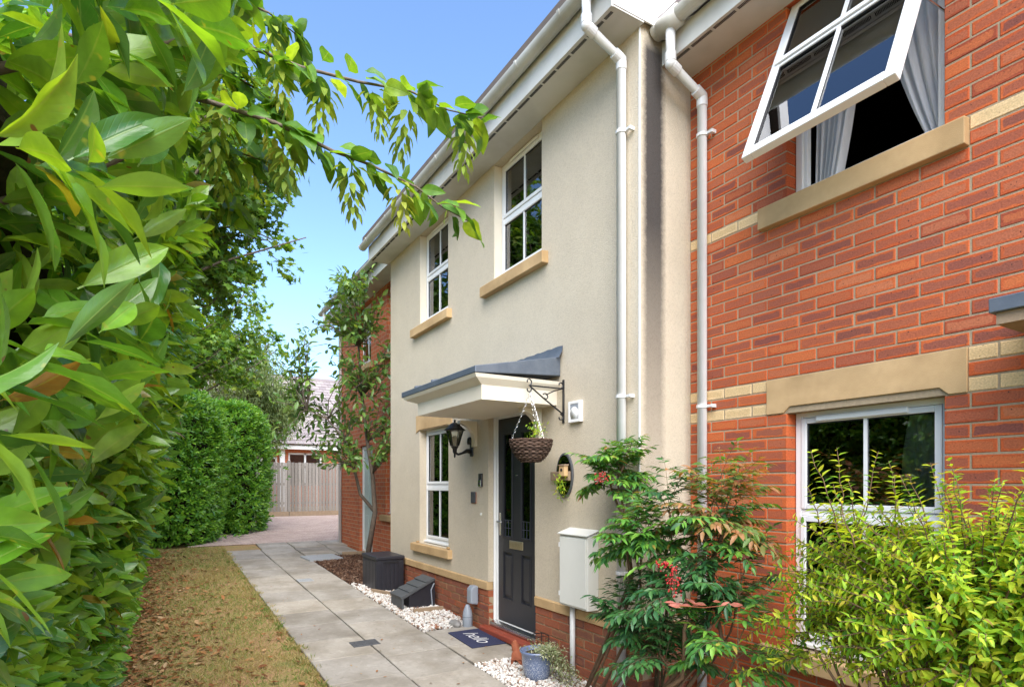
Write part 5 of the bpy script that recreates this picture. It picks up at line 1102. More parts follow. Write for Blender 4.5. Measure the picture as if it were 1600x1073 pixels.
# ---------------------------------------------------------------- farther clipped laurels by the drive
def clipped(name, label, c, r, h, nsh, lean=0):
    t = thing(name, (c[0], c[1], gz(c[0])), label, 'hedge'); z0 = gz(c[0])
    ph = RNG.uniform(0, 6.28, nsh); u = RNG.random(nsh)
    zz = u*h; prof = np.interp(u, [0,.06,.25,.6,.85,.95,1], [.86,.93,1,1,.92,.78,.45])*(1+.06*np.sin(ph*3+u*5)+.05*np.sin(ph*7-u*9))+np.where(RNG.random(nsh) < .12, RNG.exponential(.11, nsh), 0)
    p = np.stack([c[0]+r[0]*prof*np.cos(ph), c[1]+r[1]*prof*np.sin(ph), z0+zz], 1)
    top = RNG.random(nsh//5); pt_ = RNG.uniform(0,6.28,nsh//5); p = np.concatenate([p, np.stack([c[0]+r[0]*.75*np.sqrt(top)*np.cos(pt_), c[1]+r[1]*.75*np.sqrt(top)*np.sin(pt_), z0+h*(1-.04*top)+RNG.normal(0,.05,len(top))], 1)])
    out = p-np.array((c[0],c[1],z0+h*.5)); out[:,2] *= .25; out = unit(out); a = unit(out+np.array((0,0,.45))+RNG.normal(0,.25,p.shape))
    L = shoots(p, a, 7, .135, spread=.9, stem=.14, lean_up=.2)
    scatter('foliage', LTlo[1], L[0], frames(L[1], L[2]), L[3], M['laurel_far'], t, kind='stuff')
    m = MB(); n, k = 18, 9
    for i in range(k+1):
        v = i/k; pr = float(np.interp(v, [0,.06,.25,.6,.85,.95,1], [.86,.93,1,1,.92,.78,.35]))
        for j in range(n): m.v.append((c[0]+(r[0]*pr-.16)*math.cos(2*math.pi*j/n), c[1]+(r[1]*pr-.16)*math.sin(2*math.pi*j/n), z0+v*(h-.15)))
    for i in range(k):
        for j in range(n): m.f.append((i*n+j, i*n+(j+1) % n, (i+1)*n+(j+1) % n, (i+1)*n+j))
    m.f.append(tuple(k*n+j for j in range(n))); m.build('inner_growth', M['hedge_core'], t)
clipped('clipped_laurel', 'broad clipped laurel hedge block where the lawn meets the drive', (-14.6, .15, 0), (1.35,1.0,0), 3.05, 4300)
clipped('clipped_laurel', 'narrower clipped laurel block at the edge of the drive, behind the broad one', (-16.2, 1.45, 0), (1.1,.85,0), 3.0, 3000)
# ---------------------------------------------------------------- trees
def branch(mb, a, b, r0, r1, n=5, sag=0.0, wob=.08):
    a, b = np.array(a, float), np.array(b, float); L = np.linalg.norm(b-a); pts = []
    for i in range(n+1):
        f = i/n; p = a+(b-a)*f; p = p+(RNG.normal(0, wob*L*.25, 3) if 0 < i < n else 0); p[2] += sag*L*math.sin(f*math.pi); pts.append(p)
    mb.tube(pts, [r0+(r1-r0)*i/n for i in range(n+1)], 6); return np.array(pts)
def along(pts, n, f0=.3):
    f = (f0+(1-f0)*RNG.random(n))*(len(pts)-1); i = np.minimum(f.astype(int), len(pts)-2); return pts[i]+(pts[i+1]-pts[i])*(f-i)[:,None]
def big_tree(name, label, base, trunk_h, crown_c, crown_r, nlimb, ntwig, nleaf, size, T, mat, bark, droop=.0, r0=.14, n_obj=0, hang=0.0, cat='tree', clump=.28):
    t = thing(name, tuple(base), label, cat); tk = MB(); base = np.array(base, float); top = base+np.array((RNG.normal(0,.15), RNG.normal(0,.15), trunk_h))
    tp_ = branch(tk, base, top, r0, r0*.55, 6, 0, .03); limbs = MB(); cc, cr = np.array(crown_c, float), np.array(crown_r, float); pos = []
    up = branch(tk, top, cc+np.array((0,0,cr[2]*.8)), r0*.55, .015, 6, 0, .06); spine = np.concatenate([tp_[3:], up])
    for i in range(nlimb):
        d = unit(RNG.normal(size=3)); d[2] = abs(d[2])*.9-.25; d = unit(d); e = cc+cr*d*RNG.uniform(.6,.98); s0 = spine[min(len(spine)-1, int(RNG.random()**1.0*len(spine)))]
        if s0[2] > e[2]+.3: s0 = spine[np.argmin(np.abs(spine[:,2]-(e[2]-.3)))]
        bp_ = branch(limbs, s0, e, r0*.26, .008, 5, .06, .10)
        for k in range(ntwig):
            s1 = along(bp_, 1, .35)[0]; e1 = s1+unit(RNG.normal(size=3)+d*.8+np.array((0,0,-droop)))*RNG.uniform(.25,.7)*cr.mean()*.35
            tw_ = branch(limbs, s1, e1, .006, .002, 3, .02, .1); pos.append((tw_, d))
    tk.build('trunk', bark, t, smooth=True); limbs.build('limbs', bark, t, smooth=True)
    per = max(1, nleaf//len(pos)); P1, D1, N1 = [], [], []
    for tw_, d in pos:
        a = along(tw_, per, .1)+RNG.normal(0, clump*.35, (per,3)); 
        if hang: a[:,2] -= RNG.random(per)*hang
        dd = unit(RNG.normal(0,.8,(per,3))+d*.6+np.array((0,0,-droop-.2))); P1.append(a); D1.append(dd); N1.append(unit(RNG.normal(0,.45,(per,3))+np.array((0,0,1.))+d*.3))
    P1, D1, N1 = map(np.concatenate, (P1, D1, N1)); leaves(t, 'leaf', 'crown', T, P1, frames(D1, N1), size*RNG.uniform(.65,1.2,len(P1)), mat, n_obj=n_obj); return t
big_tree('maple_tree', 'tall maple behind the hedge, its lobed leaves against the sky', (-10.2,-1.2,gz(-10.2)), 2.8, (-10.2,.25,5.7), (2.2,2.0,3.4), 60, 9, 20000, .125, maple_T(), M['maple'], M['bark'], droop=.25, r0=.16, n_obj=150)
big_tree('maple_tree', 'second maple farther along behind the hedge', (-17.6,-.6,gz(-17)), 2.4, (-17.6,.6,5.4), (2.4,2.4,2.9), 46, 9, 13000, .14, maple_T(), M['maple'], M['bark'], droop=.25, r0=.14)
big_tree('birch_tree', 'feathery grey-green weeping birch beyond the clipped laurels', (-21.6,2.6,gz(-21)), 2.6, (-21.6,2.6,4.9), (1.9,1.9,2.6), 60, 10, 24000, .16, small_leaf_T(.30,.1,.2), M['birch'], M['bark'], droop=.9, r0=.10, hang=.9, clump=.25)
# tree row standing behind the hedge, seen in the window panes and above the near laurel
big_tree('maple_tree', 'maple standing behind the hedge nearest the house front', (-4.3,-2.6,gz(-4.3)), 2.6, (-4.3,-2.6,5.0), (2.0,1.4,2.6), 30, 8, 7000, .12, maple_T(), M['maple'], M['bark'], droop=.25, r0=.14)
# ---------------------------------------------------------------- hornbeam with hanging catkins
hb = thing('hornbeam_tree', (-2.7,-1.35,gz(-2.7)), 'hornbeam with leafy branches and pale hanging catkins over the path', 'tree')
tk = MB(); trunk = branch(tk, (-2.7,-1.35,gz(-2.7)), (-2.6,-1.2,2.9), .07, .05, 6, 0, .03); branch(tk, (-2.6,-1.2,2.9), (-2.7,-1.1,4.4), .05, .015, 5, 0, .05); tk.build('trunk', M['bark'], hb, smooth=True)
HB = leaf_T(7,2,.52,.42,.22,.22,.12,.07); lim = MB()
brs = [[(-30,30,1.9),(150,20,1.9),(290,45,1.9),(380,70,1.9),(470,105,1.92),(560,128,1.95),(640,142,2.0),(700,172,2.05),(760,186,2.1)],
       [(60,110,1.9),(210,135,1.85),(330,160,1.85),(430,192,1.88),(520,236,1.92),(580,258,1.96),(650,292,2.0),(692,324,2.05),(740,350,2.08)],
       [(120,60,2.0),(250,90,2.0),(350,110,2.0),(420,150,2.0),(450,200,2.0)], [(150,180,2.0),(260,200,2.0),(350,230,2.05),(420,255,2.05)],
       [(200,0,2.1),(320,-20,2.1),(420,20,2.1),(470,60,2.15)], [(160,240,2.1),(260,270,2.1),(330,300,2.15),(372,330,2.15)], [(230,60,2.2),(330,130,2.2),(400,200,2.2),(430,260,2.2)]]
hp, hd_, hn, hs, cat_p = [], [], [], [], []
for bi, br in enumerate(brs):
    pts = np.array([at(*q_) for q_ in br]); start = np.array((-2.62,-1.2,2.7+.1*bi)); full = np.concatenate([[start, (start+pts[0])/2+np.array((0,0,.15))], pts])
    lim.tube(full, list(np.linspace(.011,.0016,len(full))), 6); L = np.linalg.norm(np.diff(pts, axis=0), axis=1).sum(); n = int(L/.022)
    for k in range(n):
        f = (k+.5)/n*(len(pts)-1); i = min(int(f), len(pts)-2); p0 = pts[i]+(pts[i+1]-pts[i])*(f-i); t0 = unit(pts[i+1]-pts[i]); side = unit(np.cross(t0, (0,0,1.)))*(1 if k % 2 else -1)
        for rep in range(1 if bi < 2 and f > 4 else 2):
            hp.append(p0+RNG.normal(0,.012,3)); hd_.append(unit(t0*random.uniform(.2,.9)+side*random.uniform(.4,1)+np.array((0,0,random.uniform(-.75,.25))))); hn.append(unit(np.array((.35,-.15,.8))+t0*.3+RNG.normal(0,.5,3))); hs.append(random.uniform(.085,.125))
    for f in ([3.6,4.4,5.25,6.0,7.4] if bi == 0 else [2.2,3.3,4.4,5.6] if bi == 1 else np.arange(.7, len(br)-1, 1.3)):
        i = min(int(f), len(pts)-2); cat_p.append(pts[i]+(pts[i+1]-pts[i])*(f-i))
lim.build('limbs', M['bark'], hb, smooth=True)
leaves(hb, 'leaf', 'crown', HB, np.array(hp), frames(np.array(hd_), np.array(hn)), np.array(hs), M['hornbeam'], n_obj=300)
crown_p = np.array((-2.9,-1.2,3.9))+RNG.normal(0,1,(2600,3))*np.array((.55,.45,.6)); cpx, cpy, czc = proj(crown_p); okc = (cpx < np.interp(cpy, [-900,0,150,300,420], [440,440,400,330,240])) | (czc < 0); crown_p = crown_p[okc & (czc > .9)]
leaves(hb, 'leaf', 'crown', leaf_T(3,1,.52,.42,.22,.22), crown_p, frames(unit(RNG.normal(size=crown_p.shape)+np.array((.2,.3,-.6))), unit(RNG.normal(0,.4,crown_p.shape)+np.array((0,0,1.)))), RNG.uniform(.065,.10,len(crown_p)), M['hornbeam'])
cv, cf, cuv = [], [], []; bt = small_leaf_T(.42,.15,.25)
for k in range(30):
    f = k/29; ph = k*2.4; z = -.02-.125*f; r = .008+.012*(1-f); ca_, sa_ = math.cos(ph), math.sin(ph); s5 = (.052-.020*f)*(.9+.25*((k*7) % 5)/5); el = -.55-.45*f
    d = np.array((ca_*math.cos(el), sa_*math.cos(el), math.sin(el))); nr = np.array((ca_*.5, sa_*.5, .8)); Rk = frames(d[None], nr[None])[0]; b = len(cv)
    for v_, uvq in zip(bt[0], bt[2]): cv.append(tuple(np.array((ca_*r, sa_*r, z))+Rk@(np.array(v_)*s5))); cuv.append(uvq)
    cf += [tuple(b+i for i in q_) for q_ in bt[1]]
cm = tmesh('catkin', (cv, cf, cuv), M['catkin'])
for p0 in cat_p:
    o = bpy.data.objects.new('catkin', cm); COL.objects.link(o); o.parent = hb; o.location = Vector((p0-ORG[hb.name]).tolist()); s5 = random.uniform(1.05,1.45); o.scale = (s5, s5, s5*random.uniform(.9,1.15)); o.rotation_euler = (random.gauss(0,.12), random.gauss(0,.12), random.uniform(0,6.28))
# ---------------------------------------------------------------- young evergreen tree in the bark bed
sb_ = np.array((-9.55,2.93,gz(-9.55))); sp = thing('young_tree', tuple(sb_), 'slender young evergreen tree in the bark bed beside the storage box', 'tree')
def onplane(px, py, y=2.9):
    x, z = onY(px, py, y); return np.array((x, y, z))
def dz_(px, py, zc=9.65): return at(px, py, zc)
tk = MB(); tr = [sb_]+[dz_(*q_) for q_ in ((586,800),(582,740),(574,690),(566,620),(560,540),(556,470),(552,425))]
tk.tube(tr, [.05,.042,.036,.03,.024,.018,.011,.005], 8); l2 = [tr[1], dz_(563,772), dz_(553,730,9.55), dz_(541,690,9.4), dz_(512,655,9.2), dz_(480,640,9.0)]; tk.tube(l2, [.03,.027,.024,.018,.012,.005], 8); l3 = [tr[2], dz_(598,690,9.5), dz_(612,650,9.3), dz_(630,655,9.1)]; tk.tube(l3, [.016,.012,.008,.003], 6)
tk.build('trunk', M['bark'], sp, smooth=True); lim = MB(); P1, D1, N1 = [], [], []
spine = np.array(tr[2:]+l2[2:])
targets = []
for k in range(160):
    v = RNG.random(); py = 418+v*310; hw = np.interp(py, [418,470,540,600,650,728], [28,60,90,110,112,60]); cxp = np.interp(py, [418,500,560,640,728], [553,545,532,525,540]); px_ = cxp+hw*RNG.uniform(-1,1); zc = 9.5+RNG.uniform(-.75,.35)
    p0 = at(px_, py, zc)
    if p0[1] > 3.3: p0[1] = 3.3-RNG.random()*.3
    if px_ > 605: p0 = at(px_, py, 8.9)
    targets.append(p0)
for e in targets:
    s0 = spine[np.argmin(np.linalg.norm(spine-(e-np.array((0,0,.35))), axis=1))]; bp_ = branch(lim, s0, e, .009, .002, 4, .05, .12); d = unit(e-s0); n = 15
    a = along(bp_, n, .3)+RNG.normal(0,.05,(n,3)); P1.append(a); D1.append(unit(RNG.normal(0,.7,(n,3))+d*.8+np.array((0,0,-.25)))); N1.append(unit(RNG.normal(0,.45,(n,3))+np.array((0,0,1.))))
lim.build('branches', M['bark'], sp, smooth=True); P1, D1, N1 = map(np.concatenate, (P1, D1, N1))
leaves(sp, 'leaf', 'crown', leaf_T(4,1,.40,.5,.25,.2), P1, frames(D1, N1), RNG.uniform(.10,.16,len(P1)), M['sapling'], n_obj=300)
# ---------------------------------------------------------------- nandinas at the wall
LF = small_leaf_T(.44,.2,.2)
def compound(P0, D0, N0, S0, wood, base, d, L, droop=.5, leaf=.045, pairs=4):
    d = unit(np.array(d, float)); pts = [np.array(base, float)]
    for k in range(6): dd = d+np.array((0,0,-droop*(k/6)**1.3)); pts.append(pts[-1]+unit(dd)*L/6)
    wood.tube(pts, [.003,.0028,.0025,.002,.0018,.0014,.001], 4); pts = np.array(pts)
    for k in range(pairs+1):
        f = (.3+.7*k/pairs)*(len(pts)-1); i = min(int(f), len(pts)-2); p0 = pts[i]+(pts[i+1]-pts[i])*(f-i); t0 = unit(pts[i+1]-pts[i]); side = unit(np.cross(t0, (0,0,1.)))
        for sg in ((-1, 1) if k < pairs else (0,)):
            sd2 = unit(t0*.6+side*sg*1.0+np.array((0,0,-.12))); l2 = L*(.36-.05*k)*random.uniform(.8,1.1) if sg else L*.2; n = 3 if sg else 2
            wood.tube([p0, p0+sd2*l2], [.0014,.0008], 3)
            for m_ in range(n+1):
                q0 = p0+sd2*l2*((m_+.6)/(n+.6)); s2 = unit(np.cross(sd2, (0,0,1.)))
                for sg2 in ((-1, 1) if m_ < n else (0,)):
                    P0.append(q0); D0.append(unit(sd2*.8+s2*sg2*.8+np.array((0,0,-.2))+RNG.normal(0,.12,3))); N0.append(unit(np.array((0,0,1.))+RNG.normal(0,.25,3))); S0.append(leaf*random.uniform(.75,1.2))
def nandina(name, label, base, canes, mats, seed, n_obj=120, leaf=.064):
    t = thing(name, tuple(base), label, 'shrub'); cn = MB(); wood = MB(); sets = {}
    for (b_, tops, r, nlv, mk, L) in canes:
        pts = [np.array(b_, float)]+[np.array(q_, float) for q_ in tops]; full = []
        for a, c in zip(pts[:-1], pts[1:]): full += [a+(c-a)*f for f in (0,.5)]
        full.append(pts[-1]); full = [p+RNG.normal(0,.006,3)*(0 < i < len(full)-1) for i, p in enumerate(full)]; cn.tube(full, list(np.linspace(r, r*.45, len(full))), 7)
        S = sets.setdefault(mk, ([], [], [], [])); tip = pts[-1]; prev = full[-3]
        for k in range(nlv):
            q = k*2.4+random.uniform(-.3,.3); f = 1-(k/nlv)*.9; p0 = prev+(tip-prev)*f; el = random.uniform(-.35,1.15) if k > 1 else 1.2
            compound(*S, wood, p0, (math.cos(q)*math.cos(el), math.sin(q)*math.cos(el), math.sin(el)), L*random.uniform(.75,1.1), droop=random.uniform(.4,1.0), leaf=leaf)
    cn.build('canes', M['cane'], t, smooth=True); wood.build('leaf_stalks', M['twig'], t, kind='stuff')
    for mk, S in sets.items():
        if not S[0]: continue
        p_, d_, n_, s_2 = map(np.array, S); okk = (p_[:,1] < (BY-.02)) & ((p_[:,0] > -3.12) | (p_[:,1] < WY-.02)) & ((p_+d_*s_2[:,None])[:,1] < BY-.01)
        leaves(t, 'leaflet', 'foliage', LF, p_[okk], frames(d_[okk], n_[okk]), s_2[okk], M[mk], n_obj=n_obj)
    return t
def berries(t, c, n, spread):
    b = MB().blob((0,0,0), 1, 8, 6); T = (b.v, b.f, [(.5,.5)]*len(b.v)); pos = np.array(c)+RNG.normal(0,1,(n,3))*np.array(spread)
    me = tmesh('berry', T, M['berry'])
    for p in pos:
        o = bpy.data.objects.new('berry', me); COL.objects.link(o); o.parent = t; o.location = Vector((p-ORG[t.name]).tolist()); r = random.uniform(.0045,.006); o.scale = (r, r, r)
    st_ = MB()
    for p in pos: st_.tube([np.array(c)+np.array((0,0,spread[2]*1.5)), p+np.array((0,0,.004))], .0008, 3)
    st_.build('berry_stalks', M['twig'], t, kind='stuff')
def A(px, py, y):  # on the plane at distance y from the street axis
    x, z = onY(px, py, y); return (x, y, z)
g0 = gz(-3.4)
n1 = nandina('nandina', 'nandina with a tall bare-stemmed top and red berries before the downpipe', (-3.35,2.62,g0),
    [((-3.42,2.62,g0), [A(985,900,2.64), A(978,810,2.66), A(957,770,2.68), A(950,742,2.68)], .013, 15, 'nandina', .27),
     ((-3.40,2.60,g0), [A(1000,900,2.62), A(975,800,2.66), A(965,750,2.70), A(975,728,2.7)], .011, 10, 'nandina', .26),
     ((-3.30,2.55,g0), [A(985,930,2.52), A(980,870,2.48), A(985,835,2.46)], .010, 11, 'nandina', .25), ((-3.25,2.6,g0), [A(1000,960,2.55), A(1000,850,2.5), A(1010,830,2.5)], .010, 12, 'nandina', .25),
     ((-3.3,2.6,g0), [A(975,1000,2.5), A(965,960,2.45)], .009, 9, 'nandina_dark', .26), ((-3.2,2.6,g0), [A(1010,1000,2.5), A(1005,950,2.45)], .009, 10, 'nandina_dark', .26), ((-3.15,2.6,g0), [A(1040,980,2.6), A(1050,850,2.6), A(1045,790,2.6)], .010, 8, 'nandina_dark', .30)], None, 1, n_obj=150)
berries(n1, A(940,745,2.44), 46, (.028,.02,.022)); berries(n1, A(1052,905,2.28), 64, (.024,.02,.032)); berries(n1, A(1036,882,2.29), 34, (.03,.015,.012))
g1 = gz(-2.7)
n2 = nandina('nandina', 'nandina with thick brown canes and a salmon pink leaf spray near brick wall', (-2.8,2.65,g1),
    [((-2.85,2.68,g1), [A(1105,1000,2.72), A(1110,880,2.72), A(1130,830,2.74), A(1128,800,2.74)], .020, 16, 'nandina_bronze', .38),
     ((-2.9,2.62,g1), [A(1098,1000,2.64), A(1098,900,2.64), A(1110,800,2.70)], .017, 10, 'nandina', .34), ((-2.75,2.6,g1), [A(1128,1000,2.62), A(1112,920,2.66), A(1118,850,2.7)], .015, 8, 'nandina_dark', .34),
     ((-2.95,2.5,g1), [A(1065,1060,2.42), A(1070,980,2.42), A(1074,968,2.42)], .017, 2, 'nandina', .12), ((-2.85,2.55,g1), [A(1075,1025,2.44), A(1105,990,2.5), A(1120,960,2.6)], .012, 3, 'nandina_dark', .2),
     ((-2.8,2.6,g1), [A(1090,1040,2.5), A(1070,930,2.45), A(1060,925,2.45)], .008, 9, 'nandina_dark', .30), ((-2.7,2.6,g1), [A(1135,1060,2.55), A(1155,1000,2.5)], .008, 9, 'nandina', .32), ((-2.7,2.7,g1), [A(1140,990,2.75), A(1160,900,2.8)], .008, 8, 'nandina_dark', .30), ((-2.9,2.6,g1), [A(1050,1060,2.5), A(1030,1020,2.42)], .008, 10, 'nandina_dark', .32)], None, 2, n_obj=150)
pk = ([], [], [], []); wd = MB(); c0 = np.array(A(1100,945,2.40)); rt = unit(np.array((ST, CT, 0))); 
for k in range(11):
    q0 = c0+rt*(.14*(k/10-.55)*2)+RNG.normal(0,.006,3)*np.array((1,1,1)); pk[0].append(q0); pk[1].append(unit(rt*(1 if k > 6 else -.9)+np.array((0,0,random.uniform(-.1,.6)))+RNG.normal(0,.15,3))); pk[2].append(unit(-np.array((-CT,ST,0))*.8+np.array((0,0,.6)))); pk[3].append(random.uniform(.045,.07))
leaves(n2, 'leaflet', 'foliage', small_leaf_T(.44,.15,.15), np.array(pk[0]), frames(np.array(pk[1]), np.array(pk[2])), np.array(pk[3]), M['nandina_pink'], n_obj=20)
MB().tube([c0-rt*.15, c0+np.array((0,0,-.012)), c0+rt*.12, np.array(A(1108,990,2.5))], .0025, 5).build('pink_stalk', M['terracotta'], n2)
# ---------------------------------------------------------------- golden shrub under the window
gb = thing('golden_shrub', (-1.35,2.62,gz(-1.35)), 'dense golden-green shrub in front of the downstairs brick-house window', 'shrub')
cc = np.array((-.98,2.58,.99)); cr = np.array((.80,.42,.48)); wood = MB(); P1, D1, N1, S1 = [], [], [], []
b0 = np.array((-1.25,2.72,gz(-1.25)))
for k in range(26):                                                     # bare leggy stems
    a = b0+RNG.normal(0,1,3)*np.array((.13,.08,0)); e = cc+cr*np.array((RNG.uniform(-.8,.8), RNG.uniform(-.6,.6), RNG.uniform(-.6,.0))); branch(wood, a, e, .012, .005, 5, .04, .12)
nst = 1000
for k in range(nst):
    d = unit(RNG.normal(size=3)*np.array((1,1,.9))+np.array((0,-.15,.2))); s0 = cc+cr*d*RNG.uniform(.15,.62); e = s0+cr*d*RNG.uniform(.35,.55)+np.array((0,0,RNG.uniform(-.05,.12)))
    if k < 26: s0 = cc+np.array((RNG.uniform(-.55,.75), RNG.uniform(-.3,.25), .30)); e = s0+np.array((RNG.normal(0,.06), RNG.normal(0,.05), RNG.uniform(.18,.42)))
    if 26 <= k < 34: s0 = cc+np.array((-.6,-.1,RNG.uniform(-.3,.1))); e = s0+np.array((RNG.uniform(-.38,-.1), RNG.uniform(-.1,.1), RNG.uniform(-.35,.1)))
    if e[1] > 3.30: e[1] = 3.30
    bp_ = branch(wood, s0, e, .0035, .001, 6, .05 if k > 40 else 0, .06); L = np.linalg.norm(e-s0); n = int(L/.026)+3
    for j in range(n):
        f = (j+.5)/n*(len(bp_)-1); i = min(int(f), len(bp_)-2); p0 = bp_[i]+(bp_[i+1]-bp_[i])*(f-i); t0 = unit(bp_[i+1]-bp_[i]); s1 = unit(np.cross(t0, RNG.normal(size=3)))
        for sg in (-1, 1): P1.append(p0); D1.append(unit(t0*.55+s1*sg+np.array((0,0,-.1)))); N1.append(unit(t0*.5+np.array((0,-.1,.8))+RNG.normal(0,.3,3))); S1.append((.054-.022*j/n)*random.uniform(.65,1.25))
wood.build('stems', M['cane'], gb, smooth=True); P1, D1, N1, S1 = map(np.array, (P1, D1, N1, S1))
leaves(gb, 'leaf', 'foliage', small_leaf_T(.46,.22,.22), P1, frames(D1, N1), S1, M['golden'], n_obj=300)
# small evergreen shoots between the nandinas
es = thing('small_evergreen', (-3.05,3.05,gz(-3)), 'thin dark evergreen shoot growing between the two downpipes', 'shrub'); wood = MB(); P1, D1, N1 = [], [], []
for k in range(9):
    e = np.array(A(1035+RNG.uniform(-25,35), 745+RNG.uniform(0,130), 3.0)); bp_ = branch(wood, (-3.05,3.03,gz(-3)), e, .008, .0015, 7, 0, .05); n = 60; P1.append(along(bp_, n, .5)+RNG.normal(0,.02,(n,3))); D1.append(unit(RNG.normal(size=(n,3)))); N1.append(unit(RNG.normal(0,.5,(n,3))+np.array((0,0,1.))))
wood.build('stems', M['twig'], es); P1, D1, N1 = map(np.concatenate, (P1, D1, N1)); leaves(es, 'leaf', 'foliage', small_leaf_T(.5,.2,.1), P1, frames(D1, N1), RNG.uniform(.022,.034,len(P1)), M['nandina_dark'], n_obj=100)
# ---------------------------------------------------------------- plants in the containers
def tuft(parent, c, r, n, size, mat, n_obj, wide=.4, hang=0.0):
    p = np.array(c)+RNG.normal(0,1,(n,3))*np.array(r); p[:,2] -= hang*RNG.random(n)*np.linalg.norm(p[:,:2]-np.array(c)[:2], axis=1)/max(r[0],.01)
    leaves(parent, 'leaf', 'foliage', small_leaf_T(wide,.2,.2), p, frames(unit(RNG.normal(size=(n,3))+np.array((0,0,.2))), unit(RNG.normal(0,.5,(n,3))+np.array((0,0,1.)))), size*RNG.uniform(.6,1.2,n), mat, n_obj=n_obj)
pot = bpy.data.objects['plant_pot']; zp = gz(PX)+.25
tuft(pot, (PX+.06,PY+.04,zp+.01), (.07,.06,.022), 420, .028, M['variegated'], 60)
tr_ = MB(); P1, D1, N1 = [], [], []
for k in range(26):
    a = np.array((PX+.09+RNG.normal(0,.03), PY+.03+RNG.normal(0,.04), zp)); e = np.array((PX+.13+RNG.random()*.26, PY-.02+RNG.random()*.22, gz(PX)+.02+RNG.random()*.14)); pts = np.array([a, a+np.array((.06,.0,.02)), a+(e-a)*.6+np.array((.02,0,.02)), e]); tr_.tube(pts, .002, 4); n = 46
    P1.append(along(pts, n, 0)+RNG.normal(0,.012,(n,3))); D1.append(unit(RNG.normal(size=(n,3)))); N1.append(unit(RNG.normal(0,.5,(n,3))+np.array((.2,-.2,1.))))
tr_.build('trailing_stems', M['twig'], pot); P1, D1, N1 = map(np.concatenate, (P1, D1, N1)); leaves(pot, 'leaf', 'foliage', small_leaf_T(.5,.2,.1), P1, frames(D1, N1), RNG.uniform(.018,.03,len(P1)), M['variegated'], n_obj=60)
hbk = bpy.data.objects['hanging_basket']
tuft(hbk, (-4.0, 2.63, 1.955), (.035,.035,.045), 110, .036, M['golden'], 40)
wst = MB()
for k in range(8): wst.tube([(-4.0+RNG.normal(0,.015),2.62+RNG.normal(0,.015),1.87), (-4.0+RNG.normal(0,.03),2.63+RNG.normal(0,.03),1.96)], .0015, 4)
wst.build('plant_stems', M['twig'], hbk)
wp = bpy.data.objects['wall_planter']; tuft(wp, (ox+.03, WY-.075, oz-.09), (.028,.02,.05), 130, .04, M['golden'], 30, .3)
# ---------------------------------------------------------------- lawn: blades and fallen leaves
n = 95000; gx = -13.2+RNG.random(n)**1.0*12.2; gy = RNG.uniform(-.42,1.15,n); 
dens = .5+.5*np.sin(gx*3.1+gy*5.0)*np.sin(gx*1.3-gy*4.1+1); keep = (RNG.random(n) < .25+.75*dens*np.clip((gy+.35)/.9, .1, 1)); gx, gy = gx[keep], gy[keep]; n = len(gx)
gp = np.stack([gx, gy, np.array([gz(a) for a in gx])], 1); BT = ([(-.06,0,0),(.06,0,0),(.04,.6,.08),(-.04,.6,.08),(0,1,.25)], [(0,1,2,3),(3,2,4)], [(.5,0)]*5)
gd = unit(RNG.normal(0,.55,(n,3))*np.array((1,1,.0))+np.array((0,0,.6))); scatter('grass', BT, gp, frames(gd, unit(RNG.normal(size=(n,3))*np.array((1,1,.2)))), RNG.uniform(.018,.055,n), M['blade'], None, rnd=np.clip(RNG.normal(.70,.22,n)-.55*(np.sin(gx*2.2+1.3)*np.sin(gy*3.5+gx*.7)+.5*np.sin(gx*6.1)*np.sin(gy*7.3+2))*.6, 0, .999), kind='stuff', label='short patchy dry lawn grass beside the path')
n = 4200; fx_ = -12.8+RNG.random(n)*11; fy_ = -.42+RNG.exponential(.34, n); k_ = fy_ < 1.1; fx_, fy_ = fx_[k_], fy_[k_]; n = len(fx_)
fp = np.stack([fx_, fy_, np.array([gz(a) for a in fx_])+.012+RNG.random(n)*.012], 1); fd = unit(np.stack([RNG.normal(size=n), RNG.normal(size=n), RNG.normal(0,.12,n)], 1)); scatter('fallen_leaves', leaf_T(4,1,.45,.5,.35,-.15), fp, frames(fd, unit(RNG.normal(0,.25,(n,3))+np.array((0,0,1.)))), RNG.uniform(.035,.095,n), M['litter'], None, kind='stuff', label='brown fallen leaves scattered under the hedge and over the lawn')
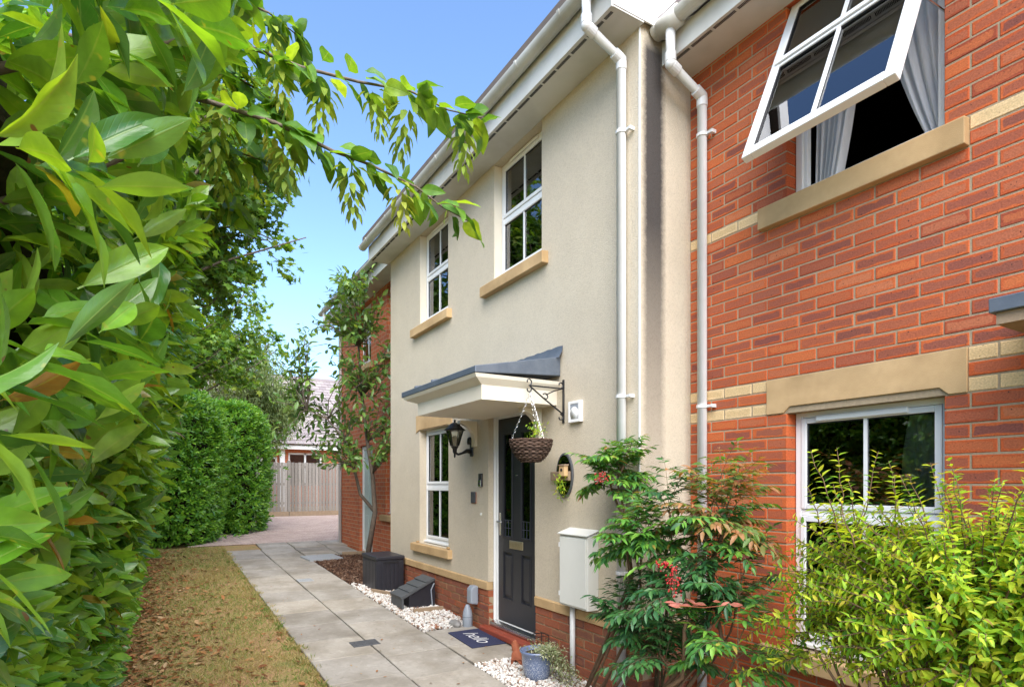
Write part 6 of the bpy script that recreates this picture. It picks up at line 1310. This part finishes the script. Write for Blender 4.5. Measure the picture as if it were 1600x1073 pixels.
n = 90; fx_ = -12+RNG.random(n)*8; fy_ = RNG.uniform(1.15,2.85,n); fp = np.stack([fx_, fy_, np.array([gz(a) for a in fx_])+.032], 1); fd = unit(np.stack([RNG.normal(size=n), RNG.normal(size=n), RNG.normal(0,.05,n)], 1)); scatter('fallen_leaves', leaf_T(3,1,.5,.5,.3,-.1), fp, frames(fd, np.tile(np.array((0,0,1.)), (n,1))), RNG.uniform(.015,.04,n), M['litter'], None, kind='stuff', label='a few small fallen leaves on the paving and gravel')

# tufts spilling over the path edge
nt_ = 150; tx = RNG.uniform(-12.2,-2.5,nt_); ty = 1.10+RNG.normal(0,.035,nt_); k_ = 26; gx = np.repeat(tx,k_)+RNG.normal(0,.02,nt_*k_); gy = np.minimum(np.repeat(ty,k_)+RNG.normal(0,.015,nt_*k_), 1.16); n = len(gx)
gp = np.stack([gx, gy, np.array([gz(a) for a in gx])+.004], 1); gd = unit(RNG.normal(0,.5,(n,3))*np.array((1,1,.0))+np.array((0,.12,.55)))
scatter('grass', BT, gp, frames(gd, unit(RNG.normal(size=(n,3))*np.array((1,1,.2)))), RNG.uniform(.025,.07,n), M['blade'], None, rnd=np.clip(np.repeat(RNG.uniform(.02,.7,nt_),k_)+RNG.normal(0,.1,n), 0, .99), kind='stuff', label='longer grass tufts along the paving edge')
nt_ = 60; tx = RNG.uniform(-12.2,-3,nt_); ty = RNG.uniform(-.1,1.0,nt_); k_ = 40; gx = np.repeat(tx,k_)+RNG.normal(0,.05,nt_*k_); gy = np.minimum(np.repeat(ty,k_)+RNG.normal(0,.05,nt_*k_), 1.12); n = len(gx)
gp = np.stack([gx, gy, np.array([gz(a) for a in gx])], 1); gd = unit(RNG.normal(0,.6,(n,3))*np.array((1,1,.0))+np.array((0,0,.5)))
scatter('grass', BT, gp, frames(gd, unit(RNG.normal(size=(n,3))*np.array((1,1,.2)))), RNG.uniform(.03,.075,n), M['blade'], None, rnd=np.clip(np.repeat(RNG.uniform(.0,.35,nt_),k_)+RNG.normal(0,.06,n), 0, .99), kind='stuff', label='greener grass tufts scattered over the dry lawn')
